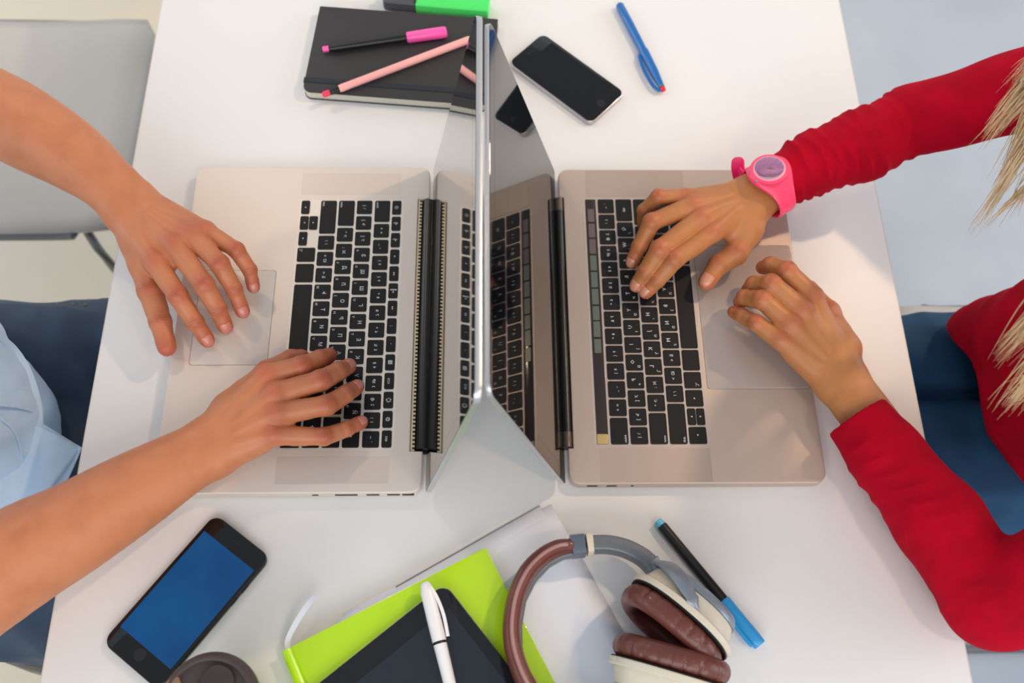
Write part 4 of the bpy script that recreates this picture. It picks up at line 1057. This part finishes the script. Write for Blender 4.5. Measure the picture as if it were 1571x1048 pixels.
# tablet -------------------------------------------------------------------
TZ = 13.6
t0 = at(681, 903, TZ + 8); tr = at(796, 1052, TZ + 8); tl = at(525, 1050, TZ + 8)
ex = (tr - t0); ex.z = 0; ex.normalize(); ey = Vector((ex.y, -ex.x, 0)); ey = ey if ey.dot(tl - t0) > 0 else -ey
org = t0 - ex * .004 - ey * .004; org.z = TT; TF = localF(org, ex, ey)
ang_ok = (tl - t0).normalized().dot(ey)
tb = empty('tablet', TF((120, 84, TZ)), 'black-framed tablet lying on the lime green book', 'tablet')
slab('case', rrect(0, 0, 240, 169, 11, 8), TZ + .2, TZ + 7.2, mat('tablet_silver', (200, 200, 204), .3, metal=.8), tb, 1.8, TF, 4)
slab('glass_front', rrect(.8, .8, 239.2, 168.2, 10.5, 8), TZ + 7.1, TZ + 7.9, mat('tablet_glass', (22, 24, 28), .08), tb, .25, TF)
slab('screen', rrect(20, 11, 220, 158, .4, 1), TZ + 7.8, TZ + 7.95, mat('tablet_screen', (34, 41, 50), .10), tb, 0, TF)

# white pen ------------------------------------------------------------------
M_wp = mat('white_gloss_plastic', (236, 234, 236), .25, coat=.4)
a = at(652, 893, TZ + 14.2); b = at(697, 1078, TZ + 12.5); Lp = 141
r, d = pen('ballpoint_pen', 'white capped pen lying on the tablet and green book', 'pen', a, b, [
    ('cap', 0, 52, [(0, 2.0), (.02, 3.6), (.07, 5.0), (.2, 6.1), (.6, 6.3), (1, 6.2)], M_wp),
    ('ring', 51.8, 54.5, [(0, 5.5), (1, 5.5)], mat('black_ring', (20, 24, 40), .3)),
    ('barrel', 54.3, Lp, [(0, 5.9), (.3, 5.4), (.85, 4.6), (.97, 3), (1, 1)], M_wp)])
sd = Vector((-d.y, d.x, 0)); sd = sd if sd.x > 0 else -sd; zz = Vector((0, 0, .001))
strip('clip', [a + d * .006 + sd * .0035 + zz * 3, a + d * .016 + sd * .0068 + zz * 3.2, a + d * .032 + sd * .0088 + zz * 2.6, a + d * .050 + sd * .0080 + zz], 3.0, 1.6, M_wp, r)

# cup ------------------------------------------------------------------------
M_lid = mat('dark_brown_lid', (66, 56, 56), .42, bump=.1, bscale=700); M_cup = mat('green_cup', (120, 170, 40), .5)
cc = at(318, 1079, 92); cb = cc.copy(); cb.z = TT
cup = empty('travel_cup', cb, 'cup with dark brown lid at the near edge, overlapping the black phone', 'cup')
bm = bmesh.new(); lathe(bm, cb, (0, 0, 1), [(0, 27), (1, 29), (84, 36.2), (84.4, 35.8)], 40); from_bm('cup_body', bm, M_cup, cup)
bm = bmesh.new(); lathe(bm, cb, (0, 0, 1), [(80, 38.2), (80.4, 39.0), (84, 39.2), (86.5, 38.6), (88, 37.2), (92, 35.8), (93, 34.8), (93.2, 33.4), (92.4, 31.8), (88.5, 30.6), (88.2, 26), (88.2, .1)], 48); from_bm('lid', bm, M_lid, cup)
o = slab('drink_flap', rrect(-13, -6, 13, 29, [4, 4, 12, 12], 6), 0, 3.6, mat('lid_flap', (54, 46, 47), .4), cup, 1, localF(cb + Vector((0, 0, .0882)), Vector((.94, -.34, 0)), Vector((.34, .94, 0))))
slab('flap_hinge', rrect(-26, 19, -16, 27, 1.5, 3), 0, 4.6, mat('copper_tab', (150, 118, 96), .35, metal=.5), cup, .8, localF(cb + Vector((0, 0, .0882)), Vector((.94, .34, 0)), Vector((-.34, .94, 0))))

# headphones -----------------------------------------------------------------
M_lea = mat('brown_leather', (112, 58, 48), .38, rgb2=(98, 48, 40), nscale=25, bump=.35, bscale=700, coat=.15)
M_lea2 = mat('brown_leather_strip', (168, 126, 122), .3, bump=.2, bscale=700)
M_hm = mat('grey_metal_band', (112, 116, 122), .38, metal=.35); M_hc = mat('cream_plastic', (214, 204, 184), .38); M_hd = mat('dark_cloth', (22, 18, 18), .8)
M_hs = mat('silver_blue_metal', (138, 148, 160), .34, metal=.45)
hp = empty('headphones', at(900, 960, 0), 'over-ear headphones in brown leather, cream and grey lying on the paper', 'headphones')
def sq(w, h, e=3.2, n=20):
    out = []
    for i in range(n):
        a = 2 * PI * i / n; c, s = math.cos(a), math.sin(a)
        out.append((w / 2000 * math.copysign(abs(c) ** (2 / e), c), h / 2000 * math.copysign(abs(s) ** (2 / e), s)))
    return out
zb = 17
bp_ = [(885, 1128), (848, 1098), (822, 1070), (806, 1046), (795, 1021), (787, 992), (785, 957), (792, 915), (808, 880), (831, 856), (855, 843), (877, 840)]
bzs = [31, 33, 35, 36, 34, 31, 30, 29.5, 29, 26.5, 23.5, 22]
bpts = spline([at(x, y, z) for (x, y), z in zip(bp_, bzs)], 7)
zb = 22
bm = bmesh.new(); sweep(bm, bpts, sq(15.5, 27, 2.6), scale=lambda t: (.86 + .14 * min(1, (1 - t) * 12), .86 + .14 * min(1, (1 - t) * 12))); from_bm('headband_pad', bm, M_lea, hp)
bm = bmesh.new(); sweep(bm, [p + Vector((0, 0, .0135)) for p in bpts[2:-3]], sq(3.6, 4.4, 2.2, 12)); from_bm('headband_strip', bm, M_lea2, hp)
# grey inner band under the pad
bm = bmesh.new(); sweep(bm, [at(x, y, 21.5) for x, y in [(p[0] + 6, p[1] + 3) for p in [(795, 1021), (789, 992), (788, 957), (795, 918), (811, 886), (833, 862), (856, 849), (876, 845)]]], sq(8, 14, 4)); from_bm('headband_frame', bm, M_hm, hp)
strip('band_end', [at(876, 839.5, zb), at(886, 838, zb), at(896.5, 837, zb)], 19, 13.5 + 9, mat('blue_grey_metal', (106, 118, 130), .3, metal=.5), hp)
rod('adjuster_pin', at(895, 837.5, zb), at(901, 836.5, zb), [(0, 2.6), (20, 2.6)][:1] + [((at(901, 836.5, zb) - at(895, 837.5, zb)).length * 1000, 2.6)], M_blk, hp, 12)
strip('cream_ring', [at(899.5, 836.3, zb), at(904, 835.8, zb), at(909, 835.5, zb)], 18.5, 21.5, M_hc, hp)
arm_ = spline([at(x, y, z) for x, y, z in ((908.5, 836, 22), (933, 836, 22), (960, 842, 22), (985, 855, 23), (1000, 869, 25), (1006, 878, 26))], 7)
bm = bmesh.new(); sweep(bm, arm_, sq(15, 20, 4.5)); from_bm('slider_arm', bm, M_hm, hp)
arm2 = spline([at(885, 1128, 29), at(920, 1140, 28), at(950, 1138, 28), at(975, 1120, 29), at(985, 1100, 31)], 7)
bm = bmesh.new(); sweep(bm, arm2, sq(15, 20, 4.5)); from_bm('slider_arm', bm, M_hm, hp)
def earcup(org, n, sgn, b=40, a=50):
    n = n.normalized(); _, x, y = frame_of(Vector((0, 0, 0)), n)
    def ring(bm, pr_, wob=None, mi=0, closed=True):
        rings = []; N = 176 if wob else 72
        for k, (s, da) in enumerate(pr_):
            rg = []
            for i in range(N):
                th = 2 * PI * i / N; e = 2.35; c, s_ = math.cos(th), math.sin(th)
                rr = (abs(c) ** e + abs(s_) ** e) ** (-1 / e)
                ww = wob(th, k) if wob else 0
                rg.append(bm.verts.new(org + n * ((s + ww * .4) / 1000) + x * ((a + da - 0 + ww) * rr * c / 1000) + y * ((b + da + ww) * rr * s_ / 1000)))
            rings.append(rg)
        M_ = len(rings)
        for k in range(M_ if closed else M_ - 1):
            r1, r2 = rings[k], rings[(k + 1) % M_]
            for i in range(N): bm.faces.new((r1[i], r1[(i + 1) % N], r2[(i + 1) % N], r2[i]))
        if not closed: bm.faces.new(rings[0][::-1]); bm.faces.new(rings[-1])
    bm = bmesh.new()
    pr_ = [(-10.5 + 9.8 * math.sin(t) * (1 if math.sin(t) > 0 else 1.05), -9.2 + 8.8 * math.cos(t)) for t in [2 * PI * i / 16 for i in range(16)]]
    ph = rng.rand(4) * 6
    def wr(th, k):
        q = 2 * PI * k / 16; m_ = max(0, math.cos(q)) * (.4 + .6 * max(0, math.sin(q + .6)))
        return -2.1 * m_ * (max(0, math.sin(th * 23 + 1.6 * math.sin(3 * th + ph[0]) + ph[1])) ** 4) * (.5 + .5 * math.sin(2 * th + ph[2]) ** 2)
    ring(bm, pr_, wr); from_bm('ear_cushion', bm, M_lea, hp, True, 60)
    bm = bmesh.new(); ring(bm, [(-3, -20), (-2.6, -20), (-.5, -20)], None, 0, False); from_bm('speaker_cloth', bm, M_hd, hp)
    bm = bmesh.new(); ring(bm, [(-1.2, -3.5), (-1.2, -1.5), (0, -1.5), (.1, -3.5)], None, 0, False); from_bm('cushion_gap', bm, M_hd, hp)
    bm = bmesh.new(); ring(bm, [(0, -4), (0, -.6), (.7, 0), (5.0, 0), (5.8, -.8), (6.2, -3), (6.2, -6)], None, 0, False); from_bm('flange', bm, M_hc, hp)
    bm = bmesh.new(); ring(bm, [(6, -5.5), (9, -5.7), (17, -8.5), (20, -9.5), (20.4, -11)], None, 0, False); from_bm('cup_body', bm, M_hc, hp)
    bm = bmesh.new(); ring(bm, [(20.2, -11.5), (20.6, -9.0), (25, -9.5), (28.5, -12), (30.5, -18), (31.5, -30)], None, 0, False); from_bm('cup_cap', bm, M_hm if sgn < 0 else M_hs, hp)
    return n, x, y
n1 = cR * .66 + cU * .66 + cF * .36
o1 = at(1040, 951, 43); n1, x1, y1 = earcup(o1, n1, 1)
n2 = cR * -.27 - cU * .94 - cF * .2; n2.z = -.12
o2 = at(1025, 1031, 43); n2, x2, y2 = earcup(o2, n2, -1)
yk = spline([at(1000, 871, 28), at(1009, 866, 42), at(1022, 866, 58), at(1039, 881, 72), at(1053, 902, 79), at(1063, 922, 80), at(1069, 938, 77)], 6)
bm = bmesh.new(); sweep(bm, yk, sq(13, 5.0, 2.6), up=lambda i: (n1 * .5 + Vector((0, 0, 1))), scale=lambda t: (.62 + .75 * math.sin(min(1, t * 1.2) * PI) ** .8 if t < .8 else max(.10, (1 - t) * 5.5), 1)); from_bm('yoke', bm, M_hs, hp)
yk2 = spline([at(985, 1100, 32), at(1000, 1085, 44), at(1025, 1070, 52), at(1050, 1050, 56), at(1062, 1036, 58)], 6)
bm = bmesh.new(); sweep(bm, yk2, sq(14, 5.0, 2.4), up=lambda i: (n2 + Vector((0, 0, 1.2)))); from_bm('yoke', bm, M_hs, hp)

# wristwatch -------------------------------------------------------------------
M_ws = mat('pink_silicone', (255, 74, 118), .42, coat=.15); M_wd = mat('dial_pink', (236, 150, 200), .2, metal=.45)
M_wt = mat('magenta_silicone', (240, 10, 100), .45)
wc = atm(1180, 290, 60); wd_ = nrm_(AC['ring'][1][0] - AC['W']); wd_ = nrm_(atm(1250, 248, 64) - atm(1160, 302, 56))
Lw = AC['L'] - wd_ * (AC['L'] @ wd_); Lw = nrm_(Lw); Uw = np.cross(Lw, wd_); Uw = Uw if Uw[2] > 0 else -Uw
far = Lw if Lw[1] > 0 else -Lw
ph0 = math.radians(10)                               # the case sits turned towards the far side
def wp(phi, s, off):
    """phi round the wrist from the case centre, s along the arm, off outward from the strap inner face"""
    t = phi + ph0; cx, cy = math.sin(t), math.cos(t)
    rx, ry = 28.5 + off, 22.5 + off
    return wc + far * rx * cx + Uw * (ry * cy) + wd_ * s
ws = empty('wristwatch', W(wc), 'bright pink silicone wristwatch with pearly pink dial on the wrist', 'watch')
bm = bmesh.new(); N = 72; rings = []
for i in range(N):
    phi = 2 * PI * i / N - PI; f = math.exp(-(phi / .62) ** 2)
    wid = 9.5 + 12 * f ** .8; th = 2.4 + 4.6 * f
    ring_ = []
    for u, o in [(-1, .25), (-1, .7), (-.86, 1), (-.5, 1.0), (0, 1.02), (.5, 1.0), (.86, 1), (1, .7), (1, .25), (.9, 0), (0, 0), (-.9, 0)]:
        ring_.append(bm.verts.new(W(wp(phi, u * wid, o * th))))
    rings.append(ring_)
for i in range(N):
    for j in range(12): bm.faces.new((rings[i][j], rings[i][(j + 1) % 12], rings[(i + 1) % N][(j + 1) % 12], rings[(i + 1) % N][j]))
from_bm('strap', bm, M_ws, ws, True, 60)
top_c = wp(0, 0, 7.0); nz = nrm_(wp(0, 0, 20) - wp(0, 0, 0)); tx = nrm_(wp(.05, 0, 0) - wp(-.05, 0, 0)); ty = wd_
nz = nrm_(np.cross(tx, ty)); nz = nz if nz[2] > 0 else -nz
def wl(p): return W(top_c + tx * p[0] + ty * p[1] + nz * (p[2] - 1.6))
def disc(name, r0, z0, z1, m, bev=.3, parent=ws):
    return slab(name, [(r0 * math.cos(t / 40 * 2 * PI), r0 * math.sin(t / 40 * 2 * PI)) for t in range(40)], z0, z1, m, parent, bev, wl)
disc('case', 19, -3, 1.6, M_ws, 1.2)
disc('bezel', 15.8, .6, 2.4, mat('pale_pink_bezel', (255, 170, 190), .25), .5)
disc('dial', 14, 2.3, 2.5, M_wd, 0)
bm = bmesh.new()
for i in range(12):
    a = i / 12 * 2 * PI; c, s = math.cos(a), math.sin(a); r0, r1, hw_ = 11.6, 13.2, .28
    prism(bm, [(c * r0 - s * hw_, s * r0 + c * hw_), (c * r0 + s * hw_, s * r0 - c * hw_), (c * r1 + s * hw_, s * r1 - c * hw_), (c * r1 - s * hw_, s * r1 + c * hw_)], 2.5, 2.75, 0, wl)
tag(from_bm('hour_marks', bm, M_sil, ws, False), kind='stuff')
M_gold = mat('gold_hand', (200, 150, 90), .3, metal=.8)
for nm, a, l in (('hour_hand', 2.6, 5.6), ('minute_hand', 3.5, 8.4)):
    c, s = math.cos(a), math.sin(a)
    slab(nm, [(-s * .35 - c * 1, c * .35 - s * 1), (s * .35 - c * 1, -c * .35 - s * 1), (s * .2 + c * l, -c * .2 + s * l), (-s * .2 + c * l, c * .2 + s * l)], 2.6, 2.8, M_gold, ws, 0, wl)
disc('hand_pin', .9, 2.6, 3.1, M_gold, .1)
wg = mat('watch_crystal', (255, 255, 255), .02, trans=1.0)
disc('crystal', 14, 3.4, 4.0, wg, .25)
rod('crown', wl((-3.5, -16.4, -.5)), wl((-3.9, -20.0, -1)), [(0, 1.7), (.4, 2.1), (3.0, 2.1), (3.5, 1.6)], M_sil, ws, 16)
# free end of the strap sticking out
e0 = wp(math.radians(50), -12, 1); tp_ = [W(e0 + far * 0), at(1131, 262, 52), at(1132, 250, 56), at(1134, 240, 60)]
bm = bmesh.new(); sweep(bm, spline([W(wp(math.radians(78), -9, 1)), at(1137, 276, 46), at(1132, 258, 52), at(1133, 241, 58)], 7), rrect(-.0078, -.0012, .0078, .0012, .0010, 3), up=lambda i: Vector((-.75, -.3, .6)), scale=lambda t: (1 if t < .8 else max(.35, math.sqrt(max(0, 1 - ((t - .8) / .2) ** 2))), 1))
from_bm('strap_tail', bm, M_wt, ws)
